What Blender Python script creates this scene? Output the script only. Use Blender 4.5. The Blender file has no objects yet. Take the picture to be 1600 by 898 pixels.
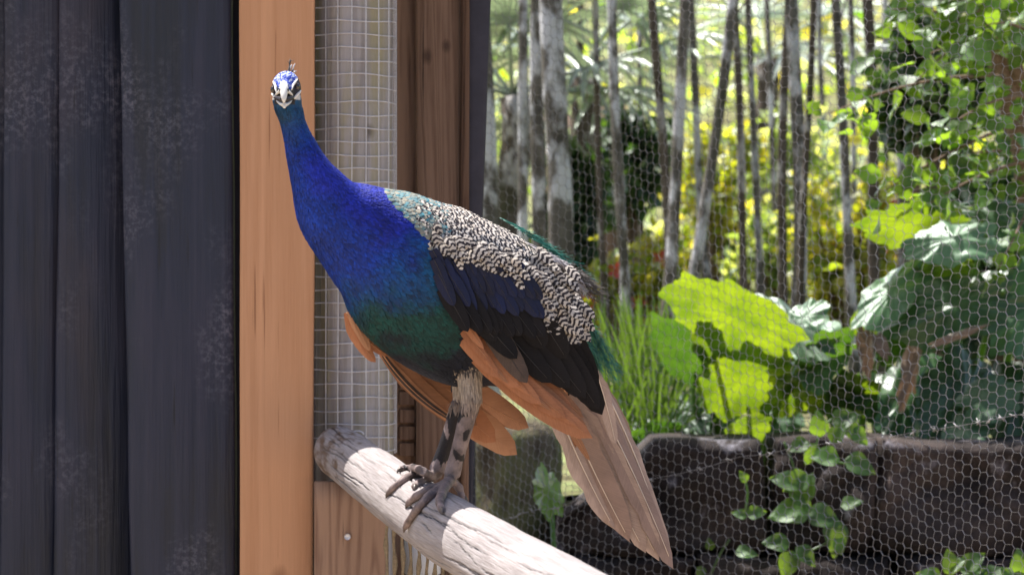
import bpy, math, random
import numpy as np
from mathutils import Vector, Matrix, noise
from mathutils.bvhtree import BVHTree

R = math.radians
random.seed(7)
rng = np.random.default_rng(11)
scene = bpy.context.scene
COL = scene.collection

# ------------------------------------------------------------------ camera
ZC = 1.45          # eye height
DC = 5.0           # camera stands 5 m in front of the bird
cam_d = bpy.data.cameras.new('camera')
cam_d.lens = 112.5
cam_d.sensor_width = 36.0
cam_d.clip_start = 0.1
cam_d.clip_end = 500.0
cam_d.dof.use_dof = True
cam_d.dof.focus_distance = 5.12
cam_d.dof.aperture_fstop = 9.0
cam = bpy.data.objects.new('camera', cam_d)
COL.objects.link(cam)
cam.location = (0, -DC, ZC)
cam.rotation_euler = (R(90), 0, 0)
scene.camera = cam

# ------------------------------------------------------------------ sky and sun
SUN_EL, SUN_AZ = 67.0, -48.0          # elevation; azimuth measured from +Y towards +X
world = bpy.data.worlds.new('World')
scene.world = world
world.use_nodes = True
wn = world.node_tree
bg = wn.nodes['Background']
sky = wn.nodes.new('ShaderNodeTexSky')
sky.sky_type = 'NISHITA'
sky.sun_disc = False
sky.sun_elevation = R(SUN_EL)
sky.sun_rotation = R(SUN_AZ)
wn.links.new(sky.outputs[0], bg.inputs[0])
sky.air_density = 0.7
sky.dust_density = 3.0
sky.ozone_density = 0.3
bg.inputs[1].default_value = 0.12
sd = Vector((math.sin(R(SUN_AZ)) * math.cos(R(SUN_EL)), math.cos(R(SUN_AZ)) * math.cos(R(SUN_EL)), math.sin(R(SUN_EL))))
sl = bpy.data.lights.new('sun', 'SUN')
sl.energy = 4.5
sl.angle = R(0.53)
sl.color = (1.0, 0.955, 0.89)
so = bpy.data.objects.new('sun', sl)
COL.objects.link(so)
so.rotation_euler = sd.to_track_quat('Z', 'Y').to_euler()
so.location = (3, 4, 8)
scene.view_settings.view_transform = 'Standard'
scene.view_settings.look = 'None'
scene.view_settings.gamma = 1.0
scene.view_settings.exposure = 1.25
scene.render.engine = 'CYCLES'

# ------------------------------------------------------------------ helpers
def P(px, py, Y=0.0):
    """point at depth Y (metres behind the bird's feet) seen at photo pixel px, py"""
    s = (DC + Y) / DC
    return Vector(((px - 800) / 1000 * s, Y, ZC + (449 - py) / 1000 * s))

def proj(v):
    s = (DC + v[1]) / DC
    return 800 + v[0] * 1000 / s, 449 - (v[2] - ZC) * 1000 / s

def S(Y):
    return (DC + Y) / DC / 1000.0      # metres per photo pixel at depth Y

def srgb(r, g, b):
    def f(c):
        c /= 255.0
        return c / 12.92 if c <= 0.04045 else ((c + 0.055) / 1.055) ** 2.4
    return (f(r), f(g), f(b))

class MB:
    def __init__(self):
        self.v, self.f, self.uv, self.c = [], [], [], []
    def add(self, verts, faces, uvs=None, col=None):
        o = len(self.v)
        self.v.extend([tuple(p) for p in verts])
        self.f.extend([tuple(i + o for i in q) for q in faces])
        n = len(verts)
        self.uv.extend(uvs if uvs is not None else [(0, 0)] * n)
        if col is None:
            col = (1, 1, 1)
        if isinstance(col, tuple):
            self.c.extend([col] * n)
        else:
            self.c.extend(col)
    def mesh(self, name, smooth=True):
        me = bpy.data.meshes.new(name)
        me.from_pydata(self.v, [], self.f)
        if smooth:
            me.polygons.foreach_set('use_smooth', [True] * len(me.polygons))
        ca = me.color_attributes.new('Col', 'FLOAT_COLOR', 'POINT')
        a = np.ones((len(self.v), 4), np.float32)
        a[:, :3] = np.array(self.c, np.float32).reshape(-1, 3)
        ca.data.foreach_set('color', a.ravel())
        ul = me.uv_layers.new(name='UVMap')
        li = np.zeros(len(me.loops), np.int32)
        me.loops.foreach_get('vertex_index', li)
        ul.data.foreach_set('uv', np.array(self.uv, np.float32)[li].ravel())
        me.update()
        return me
    def build(self, name, m, parent=None, smooth=True):
        return link(name, self.mesh(name, smooth), m, parent)

def link(name, me, m=None, parent=None):
    o = bpy.data.objects.new(name, me)
    COL.objects.link(o)
    if m is not None and me is not None and len(me.materials) == 0:
        me.materials.append(m)
    if parent is not None:
        o.parent = parent
        o.matrix_parent_inverse = Matrix.Translation(-Vector(parent.location))
    return o

def tag(o, label=None, cat=None, group=None, kind=None):
    if label: o['label'] = label
    if cat: o['category'] = cat
    if group: o['group'] = group
    if kind: o['kind'] = kind
    return o

def thing(name, loc, label, cat, group=None):
    o = bpy.data.objects.new(name, None)
    o.location = loc
    o.empty_display_size = 0.1
    COL.objects.link(o)
    return tag(o, label, cat, group)

def frames(pts):
    n = len(pts)
    T = []
    for i in range(n):
        a, b = pts[max(i - 1, 0)], pts[min(i + 1, n - 1)]
        t = (b - a)
        T.append(t.normalized() if t.length > 1e-9 else Vector((0, 0, 1)))
    ref = Vector((0, 1, 0)) if abs(T[0].y) < 0.8 else Vector((0, 0, 1))
    out = []
    for t in T:
        u = t.cross(ref)
        if u.length < 1e-6:
            u = t.orthogonal()
        u.normalize()
        w = u.cross(t).normalized()
        ref = w
        out.append((t, u, w))
    return out

def tube(mb, pts, rad, n=8, col=None, cap=True, rfun=None):
    pts = [Vector(p) for p in pts]
    fr = frames(pts)
    vs, fs, uv = [], [], []
    L = 0
    for i, p in enumerate(pts):
        if i: L += (p - pts[i - 1]).length
        r = rad[i] if hasattr(rad, '__len__') else rad
        t, u, w = fr[i]
        for k in range(n):
            a = 2 * math.pi * k / n
            rr = r * (rfun(i, a) if rfun else 1)
            vs.append(p + u * math.cos(a) * rr + w * math.sin(a) * rr)
            uv.append((k / n, L))
    for i in range(len(pts) - 1):
        for k in range(n):
            k2 = (k + 1) % n
            fs.append((i * n + k, i * n + k2, (i + 1) * n + k2, (i + 1) * n + k))
    if cap:
        fs.append(tuple(range(n))[::-1])
        fs.append(tuple((len(pts) - 1) * n + k for k in range(n)))
    mb.add(vs, fs, uv, col)

def box(mb, x0, x1, y0, y1, z0, z1, col=None, bev=0.0):
    b = bev
    if b <= 0:
        vs = [(x, y, z) for z in (z0, z1) for y in (y0, y1) for x in (x0, x1)]
        fs = [(0, 2, 3, 1), (4, 5, 7, 6), (0, 1, 5, 4), (2, 6, 7, 3), (0, 4, 6, 2), (1, 3, 7, 5)]
        mb.add(vs, fs, None, col)
        return
    prof = [(x0 + b, y0), (x1 - b, y0), (x1, y0 + b), (x1, y1), (x0, y1), (x0, y0 + b)]
    n = len(prof)
    vs = [(x, y, z0) for x, y in prof] + [(x, y, z1) for x, y in prof]
    fs = [(k, (k + 1) % n, n + (k + 1) % n, n + k) for k in range(n)]
    fs += [tuple(range(n))[::-1], tuple(range(n, 2 * n))]
    mb.add(vs, fs, None, col)

def bez(p0, p1, p2, n):
    return [p0 * (1 - t) ** 2 + p1 * 2 * t * (1 - t) + p2 * t * t for t in [i / (n - 1) for i in range(n)]]

# ------------------------------------------------------------------ materials
class NT:
    def __init__(self, name):
        self.m = bpy.data.materials.new(name)
        self.m.use_nodes = True
        self.t = self.m.node_tree
        self.b = self.t.nodes['Principled BSDF']
        self.out = self.t.nodes['Material Output']
    def n(self, typ, **kw):
        nd = self.t.nodes.new(typ)
        for k, v in kw.items():
            if k in ('inputs', 'i'):
                for a, b in v.items():
                    nd.inputs[a].default_value = b
            else:
                setattr(nd, k, v)
        return nd
    def l(self, a, b):
        self.t.links.new(a, b)
    def coord(self, kind='Object', scale=(1, 1, 1), rot=(0, 0, 0)):
        tc = self.n('ShaderNodeTexCoord')
        mp = self.n('ShaderNodeMapping')
        mp.inputs['Scale'].default_value = scale
        mp.inputs['Rotation'].default_value = rot
        self.l(tc.outputs[kind], mp.inputs[0])
        return mp.outputs[0]
    def noise(self, vec, scale, detail=6, rough=0.6, dist=0.0):
        nd = self.n('ShaderNodeTexNoise')
        nd.inputs['Scale'].default_value = scale
        nd.inputs['Detail'].default_value = detail
        nd.inputs['Roughness'].default_value = rough
        nd.inputs['Distortion'].default_value = dist
        if vec is not None: self.l(vec, nd.inputs['Vector'])
        return nd.outputs['Fac']
    def ramp(self, fac, stops, interp='LINEAR'):
        nd = self.n('ShaderNodeValToRGB')
        nd.color_ramp.interpolation = interp
        e = nd.color_ramp.elements
        while len(e) < len(stops): e.new(0.5)
        for q, (p, c) in zip(e, stops):
            q.position = p
            q.color = (c, c, c, 1) if isinstance(c, (int, float)) else (*c, 1)
        self.l(fac, nd.inputs[0])
        return nd.outputs[0]
    def mix(self, fac, a, b, mode='MIX'):
        nd = self.n('ShaderNodeMix', data_type='RGBA', blend_type=mode)
        for sock, val in ((nd.inputs[0], fac), (nd.inputs[6], a), (nd.inputs[7], b)):
            if hasattr(val, 'node'): self.l(val, sock)
            elif isinstance(val, (int, float)): sock.default_value = val
            else: sock.default_value = (*val, 1)
        return nd.outputs[2]
    def math(self, op, a, b=0.0, c=0.0):
        nd = self.n('ShaderNodeMath', operation=op)
        for k, val in enumerate((a, b, c)):
            if hasattr(val, 'node'): self.l(val, nd.inputs[k])
            else: nd.inputs[k].default_value = val
        return nd.outputs[0]
    def bump(self, h, strength=0.5, dist=0.005):
        nd = self.n('ShaderNodeBump')
        nd.inputs['Strength'].default_value = strength
        nd.inputs['Distance'].default_value = dist
        self.l(h, nd.inputs['Height'])
        self.l(nd.outputs[0], self.b.inputs['Normal'])
        return nd
    def base(self, c, rough=0.6, spec=0.4):
        if hasattr(c, 'node'): self.l(c, self.b.inputs['Base Color'])
        else: self.b.inputs['Base Color'].default_value = (*c, 1)
        if hasattr(rough, 'node'): self.l(rough, self.b.inputs['Roughness'])
        else: self.b.inputs['Roughness'].default_value = rough
        self.b.inputs['Specular IOR Level'].default_value = spec
    def attr(self, name='Col'):
        return self.n('ShaderNodeAttribute', attribute_name=name).outputs['Color']

def m_plain(name, c, rough=0.6, spec=0.4, var=0.25, scale=40, bump=0.2, metal=0.0):
    t = NT(name)
    v = t.coord()
    f = t.noise(v, scale)
    d = tuple(x * (1 - var) for x in c); e = tuple(min(1, x * (1 + var)) for x in c)
    t.base(t.ramp(f, [(0.3, d), (0.7, e)]), rough, spec)
    t.b.inputs['Metallic'].default_value = metal
    if bump: t.bump(f, bump, 0.003)
    return t.m

def m_wood(name, c1, c2, cdark, grain=55, stretch=0.04, knots=(), weather=None, rough=0.75, bstr=0.35):
    """sawn timber with the grain along Z"""
    t = NT(name)
    v = t.coord('Object', (1, 1, stretch))
    info = t.n('ShaderNodeObjectInfo')
    off = t.n('ShaderNodeVectorMath', operation='ADD')
    t.l(v, off.inputs[0])
    sc = t.n('ShaderNodeVectorMath', operation='SCALE'); sc.inputs['Scale'].default_value = 13.0
    cmb = t.n('ShaderNodeCombineXYZ')
    t.l(info.outputs['Random'], cmb.inputs[0]); t.l(info.outputs['Random'], cmb.inputs[2])
    t.l(cmb.outputs[0], sc.inputs[0]); t.l(sc.outputs[0], off.inputs[1])
    v = off.outputs[0]
    broad = t.noise(v, 9, 3, 0.5, 0.6)
    wav = t.math('SINE', t.math('MULTIPLY', broad, grain))
    fine = t.noise(v, 260, 4, 0.7)
    f = t.math('ADD', t.math('MULTIPLY', wav, 0.20), t.math('ADD', t.math('MULTIPLY', fine, 0.6), t.math('MULTIPLY', t.noise(t.coord('Object', (1, 1, 0.012)), 420, 2, 0.6), 0.35)))
    col = t.ramp(f, [(0.1, c2), (0.5, c1), (0.85, tuple(min(1, x * 1.12) for x in c1))])
    blot = t.noise(t.coord('Object', (1, 1, 0.35)), 5, 4, 0.55)
    col = t.mix(t.ramp(blot, [(0.45, 0.0), (0.75, 0.25)]), col, c2)
    tc = t.n('ShaderNodeTexCoord').outputs['Object']
    for (kx, kz, kr) in knots:
        mp = t.n('ShaderNodeMapping'); t.l(tc, mp.inputs[0])
        mp.inputs['Location'].default_value = (-kx / kr, 0, -kz / (kr * 1.5))
        mp.inputs['Scale'].default_value = (1 / kr, 0, 1 / (kr * 1.5))
        ln = t.n('ShaderNodeVectorMath', operation='LENGTH'); t.l(mp.outputs[0], ln.inputs[0])
        ring = t.math('ADD', ln.outputs['Value'], t.math('MULTIPLY', t.math('SUBTRACT', fine, 0.5), 0.5))
        col = t.mix(t.ramp(ring, [(0.3, 0.7), (0.8, 0.22), (1.5, 0.0)]), col, cdark)
    if weather:
        wv = t.noise(t.coord('Object', (1, 1, 0.12)), 28, 5, 0.65)
        col = t.mix(t.ramp(wv, [(0.42, 0.0), (0.66, 0.9)]), col, weather)
    ck = t.noise(t.coord('Object', (1, 1, 0.02)), 120, 3, 0.5)
    crack = t.ramp(ck, [(0.27, 1.0), (0.33, 0.0)])
    col = t.mix(crack, col, cdark)
    t.base(col, rough, 0.25)
    t.bump(t.math('SUBTRACT', f, crack), bstr, 0.004)
    return t.m

def m_leaf(name, top, trans, gloss=0.35, mixf=0.5, var=0.35, attr=False, veins=0.0):
    """thin leaf: reflects top colour, lets light through in trans colour"""
    t = NT(name)
    t.t.nodes.remove(t.b)
    v = t.coord()
    nz = t.noise(v, 30, 3)
    if attr:
        c = t.attr()
        ct = t.mix(1.0, c, top, 'MULTIPLY'); cr = t.mix(1.0, c, trans, 'MULTIPLY')
    else:
        inf = t.n('ShaderNodeObjectInfo').outputs['Random']
        k = t.math('ADD', t.math('MULTIPLY', nz, 0.6), t.math('MULTIPLY', inf, 0.6))
        ct = t.ramp(k, [(0.25, tuple(x * (1 - var) for x in top)), (0.85, tuple(x * (1 + var) for x in top))])
        cr = t.ramp(k, [(0.25, tuple(x * (1 - var) for x in trans)), (0.85, tuple(min(1, x * (1 + var)) for x in trans))])
    if veins > 0:
        uv = t.n('ShaderNodeUVMap').outputs[0]
        sx = t.n('ShaderNodeSeparateXYZ'); t.l(uv, sx.inputs[0])
        vv = t.math('ABSOLUTE', t.math('SINE', t.math('MULTIPLY', sx.outputs[0], veins)))
        vm = t.ramp(vv, [(0.0, 1.0), (0.16, 0.0)])
        br = t.noise(uv, 9, 4)
        cr = t.mix(t.math('MULTIPLY', vm, 0.75), cr, tuple(x * 0.3 for x in trans))
        cr = t.mix(t.ramp(t.noise(v, 11, 4, 0.6), [(0.38, 0.75), (0.62, 0.0)]), cr, tuple(x * q for x, q in zip(trans, (0.42, 0.6, 0.7))))
        ct = t.mix(t.math('MULTIPLY', vm, 0.5), ct, tuple(min(1, x * 2.2 + .02) for x in top))
    d = t.n('ShaderNodeBsdfDiffuse'); t.l(ct, d.inputs[0])
    tr = t.n('ShaderNodeBsdfTranslucent'); t.l(cr, tr.inputs[0])
    mx = t.n('ShaderNodeMixShader'); mx.inputs[0].default_value = mixf
    t.l(d.outputs[0], mx.inputs[1]); t.l(tr.outputs[0], mx.inputs[2])
    g = t.n('ShaderNodeBsdfGlossy'); g.inputs['Roughness'].default_value = gloss
    g.inputs['Color'].default_value = (0.9, 0.95, 0.95, 1)
    fr = t.n('ShaderNodeFresnel')
    bk = t.n('ShaderNodeNewGeometry').outputs['Backfacing']      # a thin sheet reflects alike on both faces
    t.l(t.math('MULTIPLY_ADD', bk, 1 / 1.42 - 1.42, 1.42), fr.inputs[0])
    m2 = t.n('ShaderNodeMixShader')
    t.l(fr.outputs[0], m2.inputs[0]); t.l(mx.outputs[0], m2.inputs[1]); t.l(g.outputs[0], m2.inputs[2])
    bp = t.n('ShaderNodeBump'); bp.inputs['Strength'].default_value = 0.35; bp.inputs['Distance'].default_value = 0.004
    t.l(nz, bp.inputs['Height'])
    for nd in (d, g): t.l(bp.outputs[0], nd.inputs['Normal'])
    t.l(m2.outputs[0], t.out.inputs[0])
    return t.m

M = {}
# charred black boards
t = NT('charred_board')
v = t.coord('Object', (1, 1, 0.25))
info = t.n('ShaderNodeObjectInfo').outputs['Random']
a = t.noise(v, 7, 8, 0.6); b = t.noise(t.coord('Object', (1, 1, 0.03)), 60, 5, 0.6)
col = t.ramp(t.math('ADD', a, t.math('MULTIPLY', t.math('SUBTRACT', b, 0.5), 0.7)),
             [(0.32, (0.009, 0.011, 0.02)), (0.5, (0.013, 0.017, 0.036)), (0.72, (0.027, 0.028, 0.050))])
lich = t.noise(t.coord('Object', (1, 1, 0.6)), 5, 3, 0.5)
sp = t.noise(t.coord(), 95, 5, 0.7)
spot = t.math('MULTIPLY', t.ramp(lich, [(0.5, 0.0), (0.66, 1.0)]), t.ramp(sp, [(0.47, 0.0), (0.66, 1.0)]))
col = t.mix(t.math('MULTIPLY', spot, 0.55), col, (0.17, 0.16, 0.2))
pt = t.noise(t.coord('Object', (1, 1, 0.3)), 3.2, 5, 0.6)
col = t.mix(t.ramp(pt, [(0.5, 0.0), (0.68, 0.8)]), col, (0.040, 0.031, 0.040))
ck = t.noise(t.coord('Object', (1, 1, 0.05)), 75, 4, 0.6)
col = t.mix(t.ramp(ck, [(0.28, 0.9), (0.36, 0.0)]), col, (0.004, 0.004, 0.007))
sc = t.noise(t.coord('Object', (1, 1, 0.08)), 34, 3, 0.5)
col = t.mix(t.ramp(sc, [(0.76, 0.0), (0.8, 0.6)]), col, (0.2, 0.2, 0.25))
t.base(col, t.ramp(a, [(0.3, 0.45), (0.7, 0.7)]), 0.45)
t.bump(t.math('ADD', a, t.math('MULTIPLY', b, 0.9)), 0.7, 0.008)
M['char'] = t.m
M['tan'] = m_wood('fresh_timber', (0.50, 0.265, 0.145), (0.43, 0.215, 0.11), (0.26, 0.12, 0.06), 30, 0.03,
                  knots=((-0.435, 0.905, 0.02),), bstr=0.2, rough=0.65)
M['greypost'] = m_wood('weathered_post', (0.34, 0.32, 0.325), (0.21, 0.185, 0.175), (0.05, 0.035, 0.03), 70, 0.03,
                       knots=((-0.268, 1.745, 0.011),), weather=(0.30, 0.27, 0.17), bstr=0.6)
M['brown'] = m_wood('brown_timber', (0.21, 0.13, 0.09), (0.12, 0.068, 0.045), (0.035, 0.018, 0.014), 120, 0.05,
                    knots=((-0.165, 1.9, 0.013), (-0.128, 1.92, 0.011)), bstr=0.5)
M['brown2'] = m_wood('support_timber', (0.30, 0.185, 0.125), (0.17, 0.09, 0.06), (0.06, 0.03, 0.02), 110, 0.05, bstr=0.5)
M['slate'] = m_plain('slate_paint', (0.03, 0.028, 0.04), 0.6, 0.3, 0.25, 20, 0.3)
M['wire'] = m_plain('galvanised_wire', (0.58, 0.57, 0.60), 0.4, 0.5, 0.15, 60, 0.0, 0.2)
M['netting'] = m_plain('dull_netting_wire', (0.27, 0.26, 0.265), 0.45, 0.5, 0.35, 25, 0.0, 0.35)
M['rope'] = m_plain('hemp_rope', (0.22, 0.17, 0.11), 0.9, 0.1, 0.3, 200, 0.5)
M['white'] = m_plain('white_plastic', (0.62, 0.64, 0.7), 0.5, 0.4, 0.08, 10, 0.0)
M['rust'] = m_plain('roof_sheet', (0.06, 0.055, 0.055), 0.6, 0.3, 0.3, 8, 0.2)

# weathered perch log (colour attribute carries the real cracks and bark remnants)
t = NT('weathered_log')
va = t.attr()
n1 = t.noise(t.coord('UV', (60, 5, 1)), 1.6, 6, 0.65)
n2 = t.noise(t.coord('UV', (260, 12, 1)), 1.5, 4, 0.6)
col = t.mix(t.ramp(t.math('ADD', t.math('MULTIPLY', n1, 0.6), t.math('MULTIPLY', n2, 0.4)), [(0.34, 0.7), (0.62, 0.0)]), va,
            t.mix(1.0, va, (0.40, 0.34, 0.32), 'MULTIPLY'))
t.base(col, 0.8, 0.2)
t.bump(t.math('ADD', n1, n2), 0.6, 0.004)
M['log'] = t.m

# stone
t = NT('stone')
v = t.coord()
a = t.noise(v, 4, 7, 0.65); b = t.noise(v, 45, 6, 0.7)
col = t.ramp(a, [(0.3, (0.012, 0.010, 0.011)), (0.5, (0.036, 0.028, 0.027)), (0.72, (0.10, 0.075, 0.068))])
col = t.mix(t.ramp(b, [(0.4, 0.45), (0.6, 0.0)]), col, (0.02, 0.016, 0.016))
lk = t.noise(v, 9, 5, 0.6)
col = t.mix(t.math('MULTIPLY', t.ramp(lk, [(0.58, 0.0), (0.66, 0.8)]), t.ramp(b, [(0.4, 0.2), (0.6, 1.0)])), col, (0.26, 0.25, 0.29))
t.base(col, 0.9, 0.2)
t.bump(t.math('ADD', a, t.math('MULTIPLY', b, 0.5)), 0.9, 0.02)
M['stone'] = t.m

def m_bark(name, c1, c2, lichen, lo=0.5, hi=0.6):
    t = NT(name)
    v = t.coord('Object', (1, 1, 0.45))
    a = t.noise(v, 26, 6, 0.65); b = t.noise(t.coord('Object', (1.3, 1.3, 0.7)), 8.5, 4, 0.6)
    c = t.noise(v, 6, 4, 0.6)
    col = t.ramp(a, [(0.3, c1), (0.7, c2)])
    col = t.mix(t.ramp(b, [(lo, 0.0), (hi, 0.9)]), col, lichen)
    col = t.mix(t.ramp(c, [(0.55, 0.0), (0.7, 0.55)]), col, (0.06, 0.065, 0.03))
    t.base(col, 0.9, 0.15)
    t.bump(t.math('ADD', a, b), 0.8, 0.015)
    return t.m
M['bark'] = m_bark('lichen_bark', (0.06, 0.052, 0.045), (0.20, 0.18, 0.16), (0.62, 0.61, 0.64), 0.5, 0.58)
M['barkdark'] = m_bark('dark_bark', (0.05, 0.04, 0.03), (0.15, 0.12, 0.10), (0.42, 0.40, 0.39), 0.56, 0.63)
M['stem'] = m_plain('brown_stem', (0.16, 0.11, 0.08), 0.8, 0.2, 0.35, 50, 0.5)
M['moss'] = m_bark('mossy_bark', (0.07, 0.055, 0.04), (0.2, 0.17, 0.12), (0.16, 0.17, 0.08), 0.44, 0.58)

M['back'] = m_leaf('backlit_leaf', (0.06, 0.14, 0.02), (0.20, 0.27, 0.008), 0.42, 0.6, 0.35, veins=34)  # broad leaves in backlit, sheened and shaded copies; the light is put into colour
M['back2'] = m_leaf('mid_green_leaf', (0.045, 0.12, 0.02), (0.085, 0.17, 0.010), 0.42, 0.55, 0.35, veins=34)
M['gloss'] = m_leaf('waxy_sheen_leaf', (0.075, 0.15, 0.075), (0.12, 0.22, 0.03), 0.42, 0.35, 0.3, veins=34)
M['dark'] = m_leaf('shaded_leaf', (0.035, 0.08, 0.032), (0.08, 0.18, 0.02), 0.34, 0.4, 0.65, veins=34)  # copy darkened in colour for the leaves in shade
M['wither'] = m_leaf('withered_leaf', (0.17, 0.12, 0.09), (0.16, 0.09, 0.05), 0.6, 0.25, 0.4)
M['vine'] = m_leaf('vine_leaf', (0.05, 0.12, 0.025), (0.26, 0.42, 0.02), 0.36, 0.5, 0.45)
M['foliage'] = m_leaf('foliage', (1.0, 1.05, 0.85), (1.9, 1.8, 0.45), 0.55, 0.62, attr=True)
M['grass'] = m_leaf('strap_leaf', (0.07, 0.15, 0.03), (0.2, 0.33, 0.03), 0.4, 0.45)
M['petal'] = m_leaf('petal', (0.55, 0.07, 0.06), (0.6, 0.08, 0.06), 0.5, 0.4)

t = NT('leaf_litter_soil')
a = t.noise(t.coord(), 6, 8, 0.7)
t.base(t.ramp(a, [(0.3, (0.03, 0.022, 0.014)), (0.45, (0.16, 0.15, 0.08)), (0.65, (0.22, 0.26, 0.11))]), 0.95, 0.1)
t.bump(a, 0.8, 0.05)
M['soil'] = t.m

t = NT('bounce_yard_sand')
a = t.noise(t.coord(), 9, 8, 0.7)
t.base(t.ramp(a, [(0.3, (0.30, 0.23, 0.16)), (0.7, (0.46, 0.37, 0.27))]), 0.95, 0.1)  # pale tan picked to bounce warm light onto the shed front
t.bump(a, 0.6, 0.02)
M['sand'] = t.m

# ================================================================== THE SETTING
# terrain: yard in front, raised bank behind the retaining wall that climbs to a wooded slope
def ground_z(x, y):
    if y < 2.75: return 0.0
    k = min(1.0, (y - 2.75) / 0.25)
    z = 0.92 * k + max(0, y - 3.0) * 0.075
    if y > 18: z += (y - 18) * 0.18
    return z + 0.05 * noise.noise(Vector((x * 0.7, y * 0.7, 0))) * (1 if y > 3 else 0)
xs = [-120, -60, -30, -16] + list(np.linspace(-10, 10, 41)) + [16, 30, 60, 120]
ys = [-60, -30, -12, -6, -3, 0, 1.5, 2.7, 2.76, 2.9, 3.0, 3.4, 3.8] + list(np.linspace(4.4, 26, 37)) + [32, 45, 70, 120, 240]
mb = MB()
vs = [(x, y, min(ground_z(x, y), 30)) for y in ys for x in xs]
nx = len(xs)
mb.add(vs, [(j * nx + i, j * nx + i + 1, (j + 1) * nx + i + 1, (j + 1) * nx + i) for j in range(len(ys) - 1) for i in range(nx - 1)])
tag(mb.build('ground', M['soil']), kind='structure')
mb = MB()
mb.add([(-9, -14, 0.006), (9, -14, 0.006), (9, 2.4, 0.006), (-9, 2.4, 0.006)], [(0, 1, 2, 3)])
tag(mb.build('bounce_yard', M['sand']), kind='structure')  # ground out of view, added pale as a warm reflector

# ------------------------------------------------------------------ shed: charred wall
def plank(px0, px1, Y, lean0, lean1, depth, m, name, parent, z0=0.0, z1=2.45, warp=0.004, round_=0.006, rows=26, yaw=0.0):
    """upright board between two slightly wandering edges; px at the top and bottom of the picture"""
    mb = MB()
    s = S(Y)
    cols = 9
    vs, fs = [], []
    seed = random.random() * 50
    for j in range(rows):
        z = z0 + (z1 - z0) * j / (rows - 1)
        py = 449 - (z - ZC) / s
        f = py / 898
        xa = (px0 + lean0 * f - 800) * s + warp * noise.noise(Vector((seed, z * 2.3, 0)))
        xb = (px1 + lean1 * f - 800) * s + warp * noise.noise(Vector((seed + 9, z * 2.3, 0)))
        for i in range(cols):
            u = [0, 0.02, 0.06, 0.25, 0.5, 0.75, 0.94, 0.98, 1][i]
            edge = min(u, 1 - u)
            drop = round_ * max(0, 1 - edge / 0.06) ** 2 + round_ * 1.2 * (2 * u - 1) ** 2
            y = Y + drop + yaw * (u - 0.5) + 0.003 * noise.noise(Vector((u * 3 + seed, z * 4, 2)))
            vs.append((xa + (xb - xa) * u, y, z))
    n = len(vs)
    vs += [(x, y + depth, z) for x, y, z in vs]
    for j in range(rows - 1):
        for i in range(cols - 1):
            a = j * cols + i
            fs.append((a, a + 1, a + cols + 1, a + cols))
            fs.append((n + a, n + a + cols, n + a + cols + 1, n + a + 1))
        for i in (0, cols - 1):
            a = j * cols + i
            q = (a, a + cols, n + a + cols, n + a)
            fs.append(q if i == 0 else q[::-1])
    for j in (0, rows - 1):
        for i in range(cols - 1):
            a = j * cols + i
            q = (a, a + 1, n + a + 1, n + a)
            fs.append(q[::-1] if j == 0 else q)
    mb.add(vs, fs)
    return mb.build(name, m, parent)

wall = thing('shed_wall', (-0.9, 1.0, 0.0), 'charred black wall of overlapping upright boards beside the tan timber board', 'wall')
for (a, b, Y, la, lb, yaw) in ((-420, -290, 0.99, 0, 0, 0.02), (-292, -150, 1.005, 0, 0, 0.025), (-158, 16, 0.985, 4, -8, 0.03),
                               (8, 106, 1.0, -6, -18, 0.045), (96, 196, 1.02, -12, 16, 0.05), (184, 360, 0.985, 22, 6, 0.03)):
    plank(a, b, Y, la, lb, 0.03, M['char'], 'board', wall, yaw=yaw, rows=40, warp=0.006)
mb = MB(); x1 = (374 - 800) * S(1.05)
box(mb, -2.0, x1, 1.085, 1.16, 0.0, 2.45)
mb.build('backing', M['slate'], wall)

o = plank(374.5, 491, 0.99, 0, -4, 0.042, M['tan'], 'corner_board', None, warp=0.002, round_=0.0015, rows=50)
tag(o, 'smooth tan timber board upright between black wall and grey post', 'board')

# ------------------------------------------------------------------ round post wrapped in welded mesh
PX, PR, PY = 553, 0.075, 1.115
pc = P(PX, 449, PY)
mb = MB()
pts = [Vector((pc.x, PY, z)) for z in np.linspace(0, 2.45, 60)]
def post_r(i, a):
    z = i * 2.45 / 59
    r = 1 + 0.025 * noise.noise(Vector((math.cos(a) * 1.5, math.sin(a) * 1.5, z * 0.8)))
    for ca, w, dp in ((4.62, 0.035, 0.07), (5.1, 0.02, 0.03), (4.2, 0.03, 0.04), (5.5, 0.03, 0.05)):
        d = (a - ca - 0.06 * math.sin(z * 2.1 + ca * 9)) / w
        r -= dp * math.exp(-d * d)
    return r
tube(mb, pts, PR, 96, rfun=lambda i, a: post_r(i, a))
post = mb.build('round_post', M['greypost'])
tag(post, 'round weathered grey post wrapped in square wire mesh', 'post')
mb = MB()
mr = PR + 0.006
def wrap_pt(u, z):
    """u metres round the wrap, 0 = facing the camera; flat run towards the tan board on its left"""
    a = u / mr
    if a > -0.75:
        return Vector((pc.x + mr * math.sin(a), PY - mr * math.cos(a), z))
    e = (-0.75 - a) * mr
    base = Vector((pc.x + mr * math.sin(-0.75), PY - mr * math.cos(-0.75), z))
    return base + Vector((-0.95, 0.05, 0)) * e
zt, zb = 2.42, P(0, 705, 1.05).z
nrow = int((zt - zb) / 0.0254) + 1
for j in range(nrow):
    z = zb + 0.0254 * j
    ph = random.random() * 6
    us = np.linspace(-0.105, mr * 2.2, 34)
    tube(mb, [wrap_pt(u, z + 0.0016 * math.sin(u * 40 + ph) + 0.0011 * noise.noise(Vector((u * 18, j * 3.7, 1)))) for u in us], 0.00105, 4, cap=False)
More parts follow.
